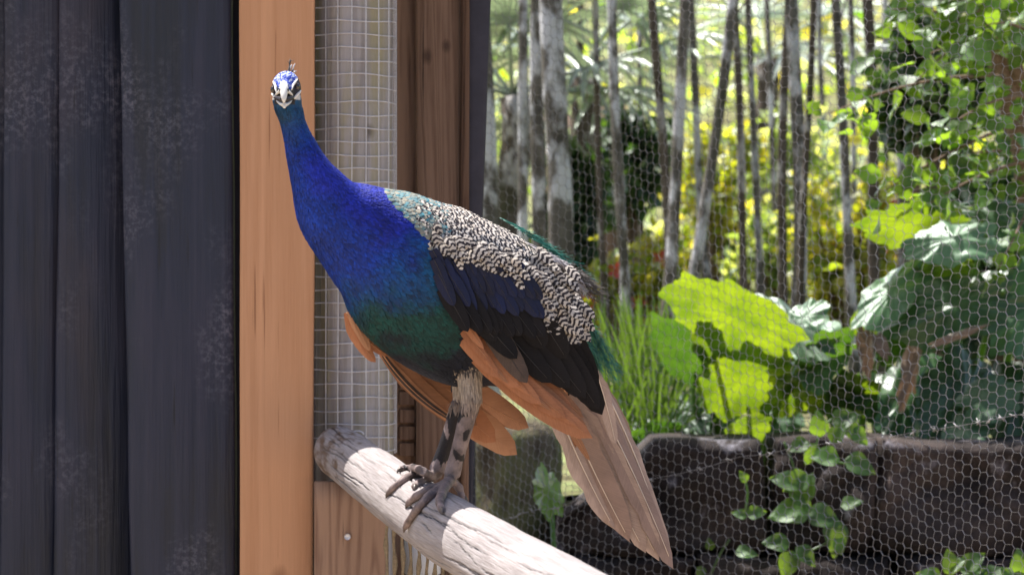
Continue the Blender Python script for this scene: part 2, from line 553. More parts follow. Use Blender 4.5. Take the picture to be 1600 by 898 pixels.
for k in range(-4, 7):
    u = k * 0.0270
    tube(mb, [wrap_pt(u + 0.001 * noise.noise(Vector((k * 5.1, z * 6, 3))), z) for z in np.linspace(zb - 0.006, zt, 60)], 0.00105, 4, cap=False)
tag(mb.build('wire_mesh', M['wire']), 'square welded wire mesh wrapped around the round grey post', 'wire mesh')

# grey side strip with knotholes between the tan board and the post
mb = MB(); Yg = 1.10
box(mb, (488 - 800) * S(Yg), (514 - 800) * S(Yg), Yg, Yg + 0.03, 0, 2.45, bev=0.002)
strip = mb.build('side_strip', M['greypost'], smooth=False)
tag(strip, 'narrow grey strip behind wire mesh at the tan board edge', 'strip')
for z in np.arange(1.02, 2.1, 0.062):
    mb = MB()
    w, h = random.uniform(0.003, 0.006), random.uniform(0.006, 0.013)
    xx = (random.uniform(503, 511) - 800) * S(Yg)
    ring = [(xx + w * math.cos(a) * random.uniform(.7, 1.2), Yg - 0.0035, z + h * math.sin(a) * random.uniform(.7, 1.2)) for a in np.linspace(0, 2 * math.pi, 9)[:-1]]
    n = len(ring)
    mb.add(ring + [(x, Yg + 0.004, zz) for x, y, zz in ring], [tuple(range(n))] + [(k, (k + 1) % n, n + (k + 1) % n, n + k) for k in range(n)])
    mb.build('knothole_blob', M['slate'], strip)  # black lumps standing in for the knotholes and staple marks

# ------------------------------------------------------------------ brown boards and slate post on the right of the round post
bw = thing('brown_board_wall', P(690, 898, 1.25).to_2d().to_3d(), 'rough brown board panel right of the mesh-wrapped round post', 'board wall')
plank(560, 651, 1.28, 0, 0, 0.03, M['brown2'], 'board', bw, yaw=0.0)
plank(650, 717, 1.24, 0, 0, 0.032, M['brown'], 'board', bw)
plank(714, 748, 1.275, 0, -14, 0.03, M['brown2'], 'board', bw)
for k, py in enumerate((520, 548, 572, 598, 622, 650, 676, 702)):     # dark blocks standing in for ladder-like shading low on the pale board
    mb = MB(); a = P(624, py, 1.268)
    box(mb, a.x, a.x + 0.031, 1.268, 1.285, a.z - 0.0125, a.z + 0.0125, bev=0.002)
    mb.build('mesh_shade_block', M['brown'], bw, smooth=False)
o = plank(733, 767, 1.2, 0, -33, 0.05, M['slate'], 'slate_post', None, warp=0.002, round_=0.003)
tag(o, 'narrow slate-painted post leaning at the free edge of the brown boards', 'post')

# roof over the shed: its eave throws the shade on the log's far end
roof = thing('shed_roof', (-1.0, 1.6, 2.46), 'low dark sheet roof resting on top of the shed walls', 'roof')
mb = MB()
x0r, x1r = -2.2, -0.03
vs = []
for j, y in enumerate((0.93, 3.2)):
    for i in range(45):
        vs.append((x0r + (x1r - x0r) * i / 44, y, 2.47 + 0.12 * j + 0.012 * math.sin(i * 1.9)))
n = len(vs)
vs += [(x, y, z + 0.004) for x, y, z in vs]
fs = []
for i in range(44):
    fs += [(i, 45 + i, 46 + i, i + 1), (n + i, n + i + 1, n + 46 + i, n + 45 + i)]
mb.add(vs, fs)
mb.build('roof_sheet', M['rust'], roof)
mb = MB(); box(mb, x0r + 0.02, x1r - 0.01, 1.0, 1.05, 2.35, 2.452, bev=0.003)
mb.build('eave_beam', M['slate'], roof, smooth=False)

# support under the log end
o = plank(490, 603, 0.935, 0, 0, 0.04, M['brown2'], 'support_board', None, z0=0.0, z1=P(0, 752, 0.95).z, warp=0.003, round_=0.003)
tag(o, 'short brown support board with a screw under the log end', 'board')
mb = MB(); c = P(543, 838, 0.933)
for r0, dy, m_ in ((0.0058, 0.0, 'wire'),):
    ring = [(c.x + r0 * math.cos(a), c.y - 0.003, c.z + r0 * math.sin(a)) for a in np.linspace(0, 2 * math.pi, 15)[:-1]]
    ring2 = [(c.x + r0 * .5 * math.cos(a), c.y - 0.0015, c.z + r0 * .5 * math.sin(a)) for a in np.linspace(0, 2 * math.pi, 15)[:-1]]
    n = len(ring)
    mb.add(ring + ring2 + [(x, c.y + 0.004, z) for x, y, z in ring],
           [(k, (k + 1) % n, n + (k + 1) % n, n + k) for k in range(n)] + [tuple(range(n, 2 * n))] + [(k, (k + 1) % n, 2 * n + (k + 1) % n, 2 * n + k) for k in range(n)])
mb.build('screw', M['wire'], o)

# ------------------------------------------------------------------ perch log
LA = P(527, 707, 0.98)
LB = P(677, 806, 0.0)
LB = Vector((LB.x, 0, LB.z))
ldir = (LB - LA).normalized()
LEND = LA + ldir * 3.1
nl, nc = 480, 190
Llen = (LEND - LA).length
crs = []
rr = random.Random(5)
for k in range(85):
    a0 = rr.uniform(0, 2 * math.pi); s0 = rr.uniform(-0.1, Llen); ln = rr.uniform(0.08, 0.6)
    crs.append((a0, s0, ln, rr.uniform(-0.5, 0.5), rr.uniform(0.012, 0.024), rr.uniform(0.0022, 0.0065), rr.random() * 30))
lu = ldir.cross(Vector((0, 0, 1))).normalized()      # to the right
lw = lu.cross(ldir).normalized()                     # up
ang = np.linspace(0, 2 * np.pi, nc, endpoint=False)
pos = np.linspace(0, Llen, nl)
AA, SS = np.meshgrid(ang, pos)
rad = 0.047 + 0.0042 * np.clip(SS, 0, 1.2)
dep = np.zeros_like(AA); dark = np.zeros_like(AA)
for (a0, s0, ln, slope, w, dp, sd_) in crs:
    u = (SS - s0) / ln
    m_ = (u > 0) & (u < 1)
    ac = a0 + slope * (u - 0.5) * 0.5 + 0.022 * np.sin(SS * 23 + sd_) + 0.012 * np.sin(SS * 71 + sd_ * 2) + 0.006 * np.sin(SS * 190 + sd_)
    d = (AA - ac + np.pi) % (2 * np.pi) - np.pi
    k = np.exp(-(d / w) ** 2) * np.where(m_, np.sin(np.clip(u, 0, 1) * np.pi) ** 0.5, 0)
    dep = np.maximum(dep, dp * k); dark = np.maximum(dark, k * min(1, dp / 0.004))
vs, cl, uv = [], [], []
for j in range(nl):
    s = pos[j]
    sway = lu * 0.006 * math.sin(s * 2.2) + lw * 0.004 * math.sin(s * 3.1 + 1)
    for i in range(nc):
        a = ang[i]
        c, sn = math.cos(a), math.sin(a)
        nv = noise.fractal(Vector((c * 1.3, sn * 1.3, s * 4)), 1.0, 2.0, 4)
        r = rad[j, i] * (1 + 0.035 * nv) - dep[j, i]
        if s < 0.02: r -= 0.006 * (1 - s / 0.02) ** 2
        p = LA + ldir * s + sway + lu * c * r + lw * sn * r
        if j == 0: p += ldir * 0.012 * noise.noise(Vector((c * 2, sn * 2, 7)))
        vs.append(p)
        g = 0.5 + 0.5 * noise.fractal(Vector((c * 2, sn * 2, s * 6 + 20)), 1.0, 2.0, 4)
        base = Vector((0.31, 0.285, 0.285)).lerp(Vector((0.45, 0.415, 0.41)), max(0, min(1, g)))
        if s < 0.35:                                   # bark left on the thin end
            bk = max(0, noise.fractal(Vector((c * 3, sn * 3, s * 14)), 1, 2, 3) + 0.35 - s * 1.2)
            base = base.lerp(Vector((0.19, 0.135, 0.10)), min(1, bk * 1.6))
        base = base * (1 - 0.9 * dark[j, i])
        cl.append(tuple(base)); uv.append((i / nc, s))
fs = [(j * nc + i, j * nc + (i + 1) % nc, (j + 1) * nc + (i + 1) % nc, (j + 1) * nc + i) for j in range(nl - 1) for i in range(nc)]
mb = MB(); mb.add(vs, fs, uv, cl)
# end grain: concentric rings
for (jj, sg) in ((0, -1), (nl - 1, 1)):
    rim = [Vector(vs[jj * nc + i]) for i in range(nc)]
    cen = sum(rim, Vector()) / nc
    v2, f2, c2 = [], [], []
    for q in range(7):
        f = 1 - q / 6.5
        for i in range(nc):
            e = 0.0015 * math.sin(q * 2.5 + i * 0.3)
            v2.append(cen.lerp(rim[i], f * 0.999) + ldir * (0.002 * q * -sg * 0.2 + e * (q > 0)))
            tcol = 0.13 + 0.07 * (q % 2) + 0.04 * noise.noise(Vector((i * .2, q, 1)))
            c2.append((tcol * 1.25, tcol * 0.95, tcol * 0.8))
    for q in range(6):
        for i in range(nc):
            f2.append((q * nc + i, q * nc + (i + 1) % nc, (q + 1) * nc + (i + 1) % nc, (q + 1) * nc + i))
    mb.add(v2, f2, None, c2)
log = mb.build('perch_log', M['log'])
tag(log, 'weathered grey cracked log the peacock perches on', 'log')
# two nail heads / a wire loop hammered into the far end
mb = MB()
c0 = LA + ldir * 0.035 - lu * 0.036 + lw * 0.036
tube(mb, [c0 + Vector((0.012 * math.cos(a) - 0.004, 0, 0.007 * math.sin(a))) + lw * 0.001 for a in np.linspace(0, 5.6, 14)], 0.0015, 5)
mb.build('wire_staple', M['wire'], log)

# ------------------------------------------------------------------ knotted rope net hanging below the log
net = thing('rope_net', P(668, 898, 0.9), 'knotted hemp cords hanging below the log beside the support board', 'net')
net.location.z = 0.55
for k, px in enumerate((604, 616, 629, 641, 654, 667, 680, 693, 706)):
    mb = MB()
    a = P(px, 795 + k * 8, 0.72)
    pts = [a + Vector((0.0016 * math.sin(q * 1.7 + k) , 0.002 * math.cos(q * 2 + k), -0.022 * q)) for q in range(24)]
    tube(mb, pts, [0.0028 * (1 + (0.9 if q % 3 == k % 2 else 0)) for q in range(24)], 7)
    mb.build('cord', M['rope'], net)
mb = MB(); c = P(660, 898, 1.14)
tube(mb, [Vector((c.x, c.y, z)) for z in (0.0, 0.02, 0.5, 0.90, 0.902, 0.965, 0.972)], [0.03, 0.03, 0.03, 0.03, 0.035, 0.035, 0.033], 24)
tag(mb.build('plastic_pipe', M['white']), 'white plastic pipe end standing behind the hanging rope cords', 'pipe')

# ================================================================== THE PEACOCK
def loft_rings(mb, rings, n=40):
    """rings: (px, py, Y, half width px, half depth m)"""
    cs = [P(a, b, Y) for a, b, Y, hw, hd in rings]
    vs, fs = [], []
    for i, (a, b, Y, hw, hd) in enumerate(rings):
        t = (cs[min(i + 1, len(cs) - 1)] - cs[max(i - 1, 0)]).normalized()
        sd_ = t.cross(Vector((0, 1, 0))).normalized()
        dp = sd_.cross(t).normalized()
        for k in range(n):
            an = 2 * math.pi * k / n
            vs.append(cs[i] + sd_ * math.cos(an) * hw * S(Y) + dp * math.sin(an) * hd)
    for i in range(len(rings) - 1):
        for k in range(n):
            fs.append((i * n + k, i * n + (k + 1) % n, (i + 1) * n + (k + 1) % n, (i + 1) * n + k))
    fs.append(tuple(range(n))[::-1]); fs.append(tuple((len(rings) - 1) * n + k for k in range(n)))
    mb.add(vs, fs)

def ellipsoid(mb, c, r, n=20, m=12, rot=None, col=None):
    vs, fs = [], []
    for j in range(m + 1):
        th = math.pi * j / m
        for k in range(n):
            ph = 2 * math.pi * k / n
            v = Vector((r[0] * math.sin(th) * math.cos(ph), r[1] * math.sin(th) * math.sin(ph), r[2] * math.cos(th)))
            if rot: v = rot @ v
            vs.append(Vector(c) + v)
    for j in range(m):
        for k in range(n):
            fs.append((j * n + k, (j + 1) * n + k, (j + 1) * n + (k + 1) % n, j * n + (k + 1) % n))
    mb.add(vs, fs, None, col)

RINGS = [(448.5, 158, -0.220, 22.5, 0.028), (451, 168, -0.219, 21.5, 0.026), (454.5, 180, -0.216, 20, 0.022), (458, 193, -0.212, 19.3, 0.0195), (464, 212, -0.206, 21, 0.020), (471, 232, -0.20, 25, 0.024), (480, 256, -0.192, 30, 0.029),
         (493, 284, -0.18, 39, 0.036), (519, 328, -0.152, 58, 0.052), (562, 363, -0.118, 80, 0.07), (604, 392, -0.088, 101, 0.088),
         (645, 425, -0.052, 121, 0.103), (692, 456, -0.012, 128, 0.112), (745, 482, 0.03, 126, 0.112), (795, 505, 0.075, 106, 0.097),
         (838, 535, 0.12, 84, 0.078), (868, 568, 0.155, 52, 0.05), (888, 595, 0.18, 20, 0.02)]
raw = MB()
# dense resample of the rings (Catmull-Rom) for a smooth flank
def crom(rows, sub=5):
    a = np.array(rows, float); out = []
    for i in range(len(a) - 1):
        p0, p1, p2, p3 = a[max(i - 1, 0)], a[i], a[i + 1], a[min(i + 2, len(a) - 1)]
        for k in range(sub):
            t = k / sub
            out.append(0.5 * ((2 * p1) + (-p0 + p2) * t + (2 * p0 - 5 * p1 + 4 * p2 - p3) * t * t + (-p0 + 3 * p1 - 3 * p2 + p3) * t ** 3))
    out.append(a[-1])
    return [tuple(q) for q in out]
RR = crom(RINGS)
loft_rings(raw, RR, 48)
HC = P(447.5, 140, -0.222)
ellipsoid(raw, HC, (0.0222, 0.034, 0.027))
ellipsoid(raw, P(448.5, 157, -0.222), (0.0222, 0.028, 0.0165))
ellipsoid(raw, P(444.5, 143, -0.25), (0.0135, 0.016, 0.0165))
# thighs, legs and feet
legs = MB()
tube(raw, bez(P(735, 545, -0.02), P(731, 585, -0.03), P(737, 626, -0.035), 8), [0.044, 0.036, 0.028, 0.0225, 0.0195, 0.0180, 0.0168, 0.0155], 16)
tube(raw, bez(P(737, 618, -0.035), P(726, 672, -0.03), P(706, 742, -0.012), 8), [0.0155, 0.0150, 0.0142, 0.0134, 0.0126, 0.0122, 0.0124, 0.0135], 14)
tube(raw, bez(P(715, 560, 0.075), P(724, 600, 0.06), P(719, 636, 0.055), 8), [0.042, 0.03, 0.021, 0.017, 0.0145, 0.013, 0.0125, 0.012], 16)
tube(raw, bez(P(719, 630, 0.055), P(706, 672, 0.055), P(683, 735, 0.065), 8), [0.0145, 0.0142, 0.0138, 0.0132, 0.0126, 0.0124, 0.0128, 0.0138], 14)
def toe(pts, r0, r1):
    cr = [Vector(q) for q in crom([tuple(p) for p in pts], 4)]
    n = len(cr)
    tube(raw, cr, [(r0 + (r1 - r0) * i / (n - 1)) * (1 + 0.13 * math.sin(i * 1.9)) for i in range(n)], 10)
CLAWS = []
def logtop(px, py, lift=0.004):
    """camera ray onto the log's surface"""
    o_ = Vector((0, -DC, ZC)); d_ = (P(px, py, 0) - o_).normalized()
    h = log_bvh.ray_cast(o_, d_)
    nn_ = h[1] if h[0] is not None and h[1].dot(d_) < 0 else (-h[1] if h[0] is not None else None)
    return (h[0] + nn_ * lift) if h[0] is not None else P(px, py, 0)
log_bvh = BVHTree.FromPolygons([Vector(v) for v in log.data.vertices[:] and [q.co for q in log.data.vertices]], [p.vertices[:] for p in log.data.polygons])
near = P(703, 748, -0.008)
# near foot: three front toes and a hind toe gripping the log
ft = logtop(695, 768, 0.009)
for path in ([(672, 782), (650, 806), (637, 824)], [(668, 773), (650, 782), (638, 792)], [(690, 786), (691, 793), (694, 800)]):
    pts = [near, ft.lerp(near, 0.35)] + [logtop(a, b, 0.0065 - 0.001 * k) for k, (a, b) in enumerate(path)]
    toe(pts, 0.0095, 0.0050)
    CLAWS.append((pts[-2], pts[-1]))
pts = [near, near + Vector((0.014, 0.01, -0.014)), logtop(722, 776, 0.005), logtop(727, 779, 0.004)]
toe(pts, 0.008, 0.0042); CLAWS.append((pts[-2], pts[-1]))
far = P(684, 738, 0.068)
for path in ([(652, 745), (628, 757), (610, 770)], [(655, 733), (640, 735), (626, 737)], [(668, 752), (655, 760), (650, 764)]):
    pts = [far, far + Vector((-0.008, 0, -0.006))] + [logtop(a, b, 0.0065 - 0.001 * k) for k, (a, b) in enumerate(path)]
    toe(pts, 0.0092, 0.0048)
    CLAWS.append((pts[-2], pts[-1]))

tmp_me = raw.mesh('tmp')
tmp = bpy.data.objects.new('tmp', tmp_me); COL.objects.link(tmp)
md = tmp.modifiers.new('r', 'REMESH'); md.mode = 'VOXEL'; md.voxel_size = 0.0019; md.use_smooth_shade = True
ms = tmp.modifiers.new('s', 'SMOOTH'); ms.factor = 0.5; ms.iterations = 5
dg = bpy.context.evaluated_depsgraph_get()
body_me = bpy.data.meshes.new_from_object(tmp.evaluated_get(dg))
bpy.data.objects.remove(tmp); bpy.data.meshes.remove(tmp_me)
body_me.name = 'body'
nv = len(body_me.vertices)
co = np.zeros(nv * 3, np.float32); body_me.vertices.foreach_get('co', co); co = co.reshape(-1, 3)
no = np.zeros(nv * 3, np.float32); body_me.vertices.foreach_get('normal', no); no = no.reshape(-1, 3)

# ---- plumage colour by place on the bird
def sm(a, b, x):
    t = min(1, max(0, (x - a) / (b - a)))
    return t * t * (3 - 2 * t)
BLUE = Vector((0.0015, 0.032, 0.30)); VIOL_SHEEN = Vector((0.016, 0.022, 0.36)); TEAL = Vector((0.001, 0.075, 0.19))
GREEN = Vector((0.001, 0.046, 0.044)); INK = Vector((0.003, 0.006, 0.016)); NTEAL = Vector((0.004, 0.06, 0.11))
CREAM = Vector((0.50, 0.43, 0.36))
def wing_line(x):      # lower border of the barred back
    pts = [(600, 330), (660, 385), (690, 404), (760, 412), (800, 436), (840, 475), (880, 515), (912, 545), (990, 600)]
    return float(np.interp(x, [p[0] for p in pts], [p[1] for p in pts]))
def plume_color(v):
    px, py = proj(v)
    nz = noise.fractal(Vector(v) * 22, 1.0, 2.0, 3)
    nf = noise.noise(Vector(v) * 160)
    jx, jy = px + nz * 26, py + nz * 26
    c = BLUE.copy()
    # head and upper neck are greener
    up = 1 - sm(165, 235, jy)
    c = c.lerp(NTEAL, up * 0.85)
    # violet ridge down the nape: sunlit sheen put into the colour
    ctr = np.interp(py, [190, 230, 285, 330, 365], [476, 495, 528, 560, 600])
    c = c.lerp(VIOL_SHEEN, sm(-55, 5, jx - ctr) * sm(200, 250, jy) * (1 - sm(355, 420, jy)) * 0.75)
    # teal rim of the breast, green lower breast, inky belly
    c = c.lerp(TEAL, sm(590, 660, jx) * sm(345, 400, jy) * 0.9)
    c = c.lerp(TEAL * 0.75, sm(415, 470, jy + (jx - 560) * 0.08) * (jx > 480) * 0.8)
    c = c.lerp(GREEN, sm(452, 500, jy + (jx - 560) * 0.10))
    c = c.lerp(INK, sm(520, 560, jy + nz * 8))
    c *= (0.82 + 0.35 * nf + 0.3 * nz)
    return Vector((max(0.001, c.x), max(0.001, c.y), max(0.001, c.z)))
def is_back(px, py):
    xb = np.interp(py, [300, 316, 345, 375, 405], [596, 606, 640, 662, 676])
    return px > xb and py < wing_line(px)
cols = np.ones((nv, 4), np.float32)
for i in range(nv):
    v = co[i]
    px, py = proj(v)
    nz0 = noise.noise(Vector(v) * 90)
    if (py > 568 + nz0 * 8 and 706 < px < 752) or py > 604:
        # bare tarsus, dark mud on it, pale downy thigh
        nz = noise.fractal(Vector(v) * 60, 1, 2, 3)
        skin = Vector((0.27, 0.205, 0.19))
        if py < 628 + nz * 14: c = (INK * 2).lerp(Vector((0.44, 0.35, 0.28)), sm(570, 590, py + nz * 12)) * (0.85 + 0.3 * nz)
        else:
            c = skin * (0.8 + 0.5 * nz)
            mud = noise.noise(Vector((v[0] * 70, v[1] * 70, v[2] * 30))) + (0.55 if v[1] > 0.02 else 0.0) - 0.1
            if 636 < py + nz * 14 < 726 and mud > 0.02: c = Vector((0.022, 0.018, 0.02))
    elif py < 176 and px < 500:
        # face
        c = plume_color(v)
        hx, hy = px - 446, py
        fleck = noise.noise(Vector(v) * 420)
        if hy < 137 and abs(hx) < 30:
            c = Vector((0.012, 0.05, 0.42)) if fleck < 0.12 else Vector((0.42, 0.47, 0.62))
        front = no[i][1] < 0.35
        # dark bare skin round each eye, white stripes above and below
        for ex, ey, sg in ((428, 141, -1), (463.5, 137, 1)):
            dx, dy = (px - ex) * sg, py - ey
            d = math.hypot(dx / 8.5, (dy + dx * 0.5) / 13.5)
            if d < 1: c = Vector((0.022, 0.022, 0.035))
            if 149 < py < 156 and -2 < dx < 6 and d > 0.9 and no[i][1] < 0.1: c = Vector((0.62, 0.6, 0.56))
        if front and abs(px - 445) < 14 + 2 and 143 < py < 163: c = Vector((0.02, 0.018, 0.022))
    else:
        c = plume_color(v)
        if is_back(px, py): c = CREAM * 0.5
        elif px > 680 + max(0, py - 405) * 0.27 and py > 405: c = INK.copy()
    cols[i, :3] = c
ca = body_me.color_attributes.new('Col', 'FLOAT_COLOR', 'POINT')
ca.data.foreach_set('color', cols.ravel())

t = NT('plumage')
va = t.attr()
f = t.noise(t.coord('Object', (1, 1, 1)), 420, 4, 0.7)
t.base(t.mix(t.ramp(f, [(0.35, 0.5), (0.65, 0.0)]), va, t.mix(1.0, va, (0.45, 0.5, 0.6), 'MULTIPLY')), 0.5, 0.22)
t.b.inputs['Sheen Weight'].default_value = 0.0
t.b.inputs['Sheen Roughness'].default_value = 0.4
t.bump(f, 0.5, 0.003)
M['plume'] = t.m

bird = thing('peacock', LB + Vector((0, 0, 0.05)), 'blue peacock with drooping orange wings perched on the weathered log', 'peacock')
body = link('body', body_me, M['plume'], bird)
bvh = BVHTree.FromPolygons([Vector(c) for c in co], [p.vertices[:] for p in body_me.polygons])
EYE = Vector((0, -DC, ZC))
def onbody(px, py, lift=0.002, fallback=0.0):
    d_ = (P(px, py, 0) - EYE).normalized()
    h = bvh.ray_cast(EYE, d_)
    if h[0] is not None and h[0].y < 0.4: return h[0] + h[1] * lift, h[1]
    return P(px, py, fallback), Vector((0, -1, 0.2)).normalized()

# ---- feather materials
def m_feather(name, c1, c2, rough=0.55, spec=0.3, trans=0.0):
    t = NT(name)
    uv = t.n('ShaderNodeUVMap').outputs[0]
    mp = t.n('ShaderNodeMapping'); t.l(uv, mp.inputs[0]); mp.inputs['Scale'].default_value = (60, 260, 1); mp.inputs['Rotation'].default_value = (0, 0, 0.0)
    sx = t.n('ShaderNodeSeparateXYZ'); t.l(uv, sx.inputs[0])
    ax = t.math('ABSOLUTE', sx.outputs[0])
    # barbs slant from the shaft to the edge
    sl_ = t.math('SUBTRACT', sx.outputs[1], t.math('MULTIPLY', ax, 1.2))
    cb = t.n('ShaderNodeCombineXYZ'); t.l(t.math('MULTIPLY', sl_, 480.0), cb.inputs[1]); t.l(t.math('MULTIPLY', ax, 22.0), cb.inputs[0])
    inf = t.n('ShaderNodeObjectInfo').outputs['Random']; t.l(t.math('MULTIPLY', inf, 50.0), cb.inputs[2])
    f = t.noise(cb.outputs[0], 1.0, 4, 0.6)
    g = t.noise(t.coord(), 26, 3, 0.6)
    k = t.math('ADD', t.math('MULTIPLY', f, 0.45), t.math('ADD', t.math('MULTIPLY', g, 0.45), t.math('MULTIPLY', inf, 0.25)))
    col = t.ramp(k, [(0.32, c2), (0.72, c1)])
    t.base(col, rough, spec)
    t.bump(f, 0.35, 0.002)
    if trans > 0:
        tr = t.n('ShaderNodeBsdfTranslucent'); t.l(col, tr.inputs[0])
        mx = t.n('ShaderNodeMixShader'); mx.inputs[0].default_value = trans
        t.l(t.b.outputs[0], mx.inputs[1]); t.l(tr.outputs[0], mx.inputs[2]); t.l(mx.outputs[0], t.out.inputs[0])
    return t.m
M['f_orange'] = m_feather('cinnamon_feather', (0.46, 0.195, 0.095), (0.26, 0.10, 0.046), trans=0.22)
M['f_pale'] = m_feather('pale_cinnamon_feather', (0.52, 0.27, 0.15), (0.36, 0.16, 0.08), trans=0.25)
M['f_rust'] = m_feather('brown_cinnamon_feather', (0.34, 0.16, 0.085), (0.17, 0.075, 0.04), trans=0.2)
M['f_black'] = m_feather('black_feather', (0.013, 0.012, 0.014), (0.005, 0.005, 0.007), 0.6, 0.1)
M['f_navy'] = m_feather('navy_feather', (0.003, 0.010, 0.055), (0.002, 0.004, 0.014), 0.45, 0.22)
M['f_umber'] = m_feather('umber_feather', (0.09, 0.06, 0.05), (0.03, 0.02, 0.018), 0.55, 0.3)
M['f_grey'] = m_feather('grey_brown_feather', (0.40, 0.30, 0.26), (0.21, 0.15, 0.13), 0.6, 0.25, trans=0.12)
M['f_taupe'] = m_feather('taupe_feather', (0.27, 0.19, 0.165), (0.13, 0.09, 0.08), 0.6, 0.2, trans=0.1)
M['f_shaft'] = m_plain('shaft', (0.62, 0.52, 0.44), 0.4, 0.4, 0.1, 30, 0)
M['f_shaftd'] = m_plain('dark_shaft', (0.03, 0.027, 0.03), 0.4, 0.4, 0.1, 30, 0)
M['f_shafto'] = m_plain('brown_shaft', (0.42, 0.2, 0.1), 0.4, 0.4, 0.1, 30, 0)
M['beak'] = m_plain('beak_horn', (0.62, 0.60, 0.57), 0.35, 0.5, 0.15, 90, 0.1)
M['gape'] = m_plain('gape_skin', (0.025, 0.02, 0.024), 0.4, 0.4, 0.3, 90, 0.1)
M['eye'] = m_plain('eye', (0.018, 0.010, 0.008), 0.06, 0.8, 0.1, 30, 0)
M['whiteskin'] = m_plain('white_face_skin', (0.68, 0.66, 0.63), 0.6, 0.3, 0.12, 200, 0.3)
M['claw'] = m_plain('claw_horn', (0.09, 0.07, 0.06), 0.4, 0.4, 0.3, 90, 0.1)
M['f_plume'] = m_plain('green_train_barb', (0.012, 0.12, 0.09), 0.4, 0.5, 0.5, 60, 0)
M['f_down'] = m_plain('grey_down_barb', (0.36, 0.34, 0.36), 0.7, 0.2, 0.4, 40, 0)
M['f_dusk'] = m_plain('dusky_barb', (0.07, 0.06, 0.055), 0.6, 0.3, 0.4, 40, 0)

# barred feather: zigzag dark bars across a cream vane
t = NT('barred_feather')
uv = t.n('ShaderNodeUVMap').outputs[0]
sx = t.n('ShaderNodeSeparateXYZ'); t.l(uv, sx.inputs[0])
ax = t.math('ABSOLUTE', sx.outputs[0])
nz = t.noise(t.coord(), 95, 3, 0.6)
ph = t.math('ADD', t.math('ADD', t.math('MULTIPLY', sx.outputs[1], 760.0), t.math('MULTIPLY', ax, -420.0)), t.math('MULTIPLY', nz, 9.0))
bar = t.math('SINE', ph)
vc = t.attr()
col = t.mix(t.ramp(t.math('ADD', t.math('MULTIPLY', bar, 0.5), 0.5), [(0.44, 0.0), (0.54, 1.0)]), vc, (0.022, 0.015, 0.016))
t.base(col, 0.5, 0.35)
M['f_barred'] = t.m
t = NT('scale_feather')
uv = t.n('ShaderNodeUVMap').outputs[0]
sx = t.n('ShaderNodeSeparateXYZ'); t.l(uv, sx.inputs[0])
nz = t.noise(t.coord(), 300, 3, 0.6)
t.base(t.mix(t.ramp(nz, [(0.4, 0.4), (0.6, 0.0)]), t.attr(), (0.05, 0.12, 0.14)), 0.4, 0.5)
M['f_scale'] = t.m

def feather_geo(mb, p0, p1, p2, nrm, W, rows=16, roundt=4.0, base_w=0.35, camber=0.16, rag=0.05, asym=0.0, col=None, uoff=0.0):
    """vane along a bezier; W half width in metres"""
    pts = bez(p0, p1, p2, rows)
    us = (-1, -0.55, 0, 0.55, 1)
    vs, fs, uv = [], [], []
    L = 0
    sd_ = random.random() * 90
    for i, p in enumerate(pts):
        if i: L += (p - pts[i - 1]).length
        t_ = i / (rows - 1)
        tg = (pts[min(i + 1, rows - 1)] - pts[max(i - 1, 0)]).normalized()
        ac = tg.cross(nrm).normalized()
        nn = ac.cross(tg).normalized()
        w = W * min(1, base_w + (1 - base_w) * min(1, t_ / 0.3)) * max(0.0, 1 - t_ ** roundt) ** 0.5
        for u in us:
            ww = w * (1 + asym * (1 if u > 0 else -1))
            if abs(u) == 1 and rag: ww *= 1 + rag * noise.noise(Vector((t_ * 14, u * 5, sd_)))
            q = p + ac * u * ww - nn * camber * ww * u * u
            if t_ > 0.93 and rag: q += tg * rag * W * noise.noise(Vector((u * 4, sd_, 3)))
            vs.append(q); uv.append((u * ww, L + uoff))
    k = len(us)
    for i in range(rows - 1):
        for j in range(k - 1):
            fs.append((i * k + j, i * k + j + 1, (i + 1) * k + j + 1, (i + 1) * k + j))
    mb.add(vs, fs, uv, col)
    return pts

def feather(name, a, b, Wpx, mat, shaft, Ya, Yb, bend=0.0, nrm=(0, -1, 0.15), parent=None, roundt=4.0, rag=0.05, asym=0.0, base_w=0.35, bendY=0.0, srad=0.0011):
    p0, p2 = P(a[0], a[1], Ya), P(b[0], b[1], Yb)
    d = p2 - p0
    perp = d.cross(Vector((0, 1, 0))).normalized()
    p1 = (p0 + p2) / 2 + perp * bend * d.length + Vector((0, bendY, 0))
    mb = MB()
    nrm = Vector(nrm).normalized()
    pts = feather_geo(mb, p0, p1, p2, nrm, Wpx * S((Ya + Yb) / 2), 18, roundt, base_w, 0.14, rag, asym)
    o = mb.build(name, mat, parent or bird)
    mb = MB()
    n = len(pts) - 1
    tube(mb, [q + nrm * 0.0006 for q in pts[:n]], [srad * (1 - 0.75 * i / n) for i in range(n)], 5)
    mb.build('shaft', shaft, o)
    return o

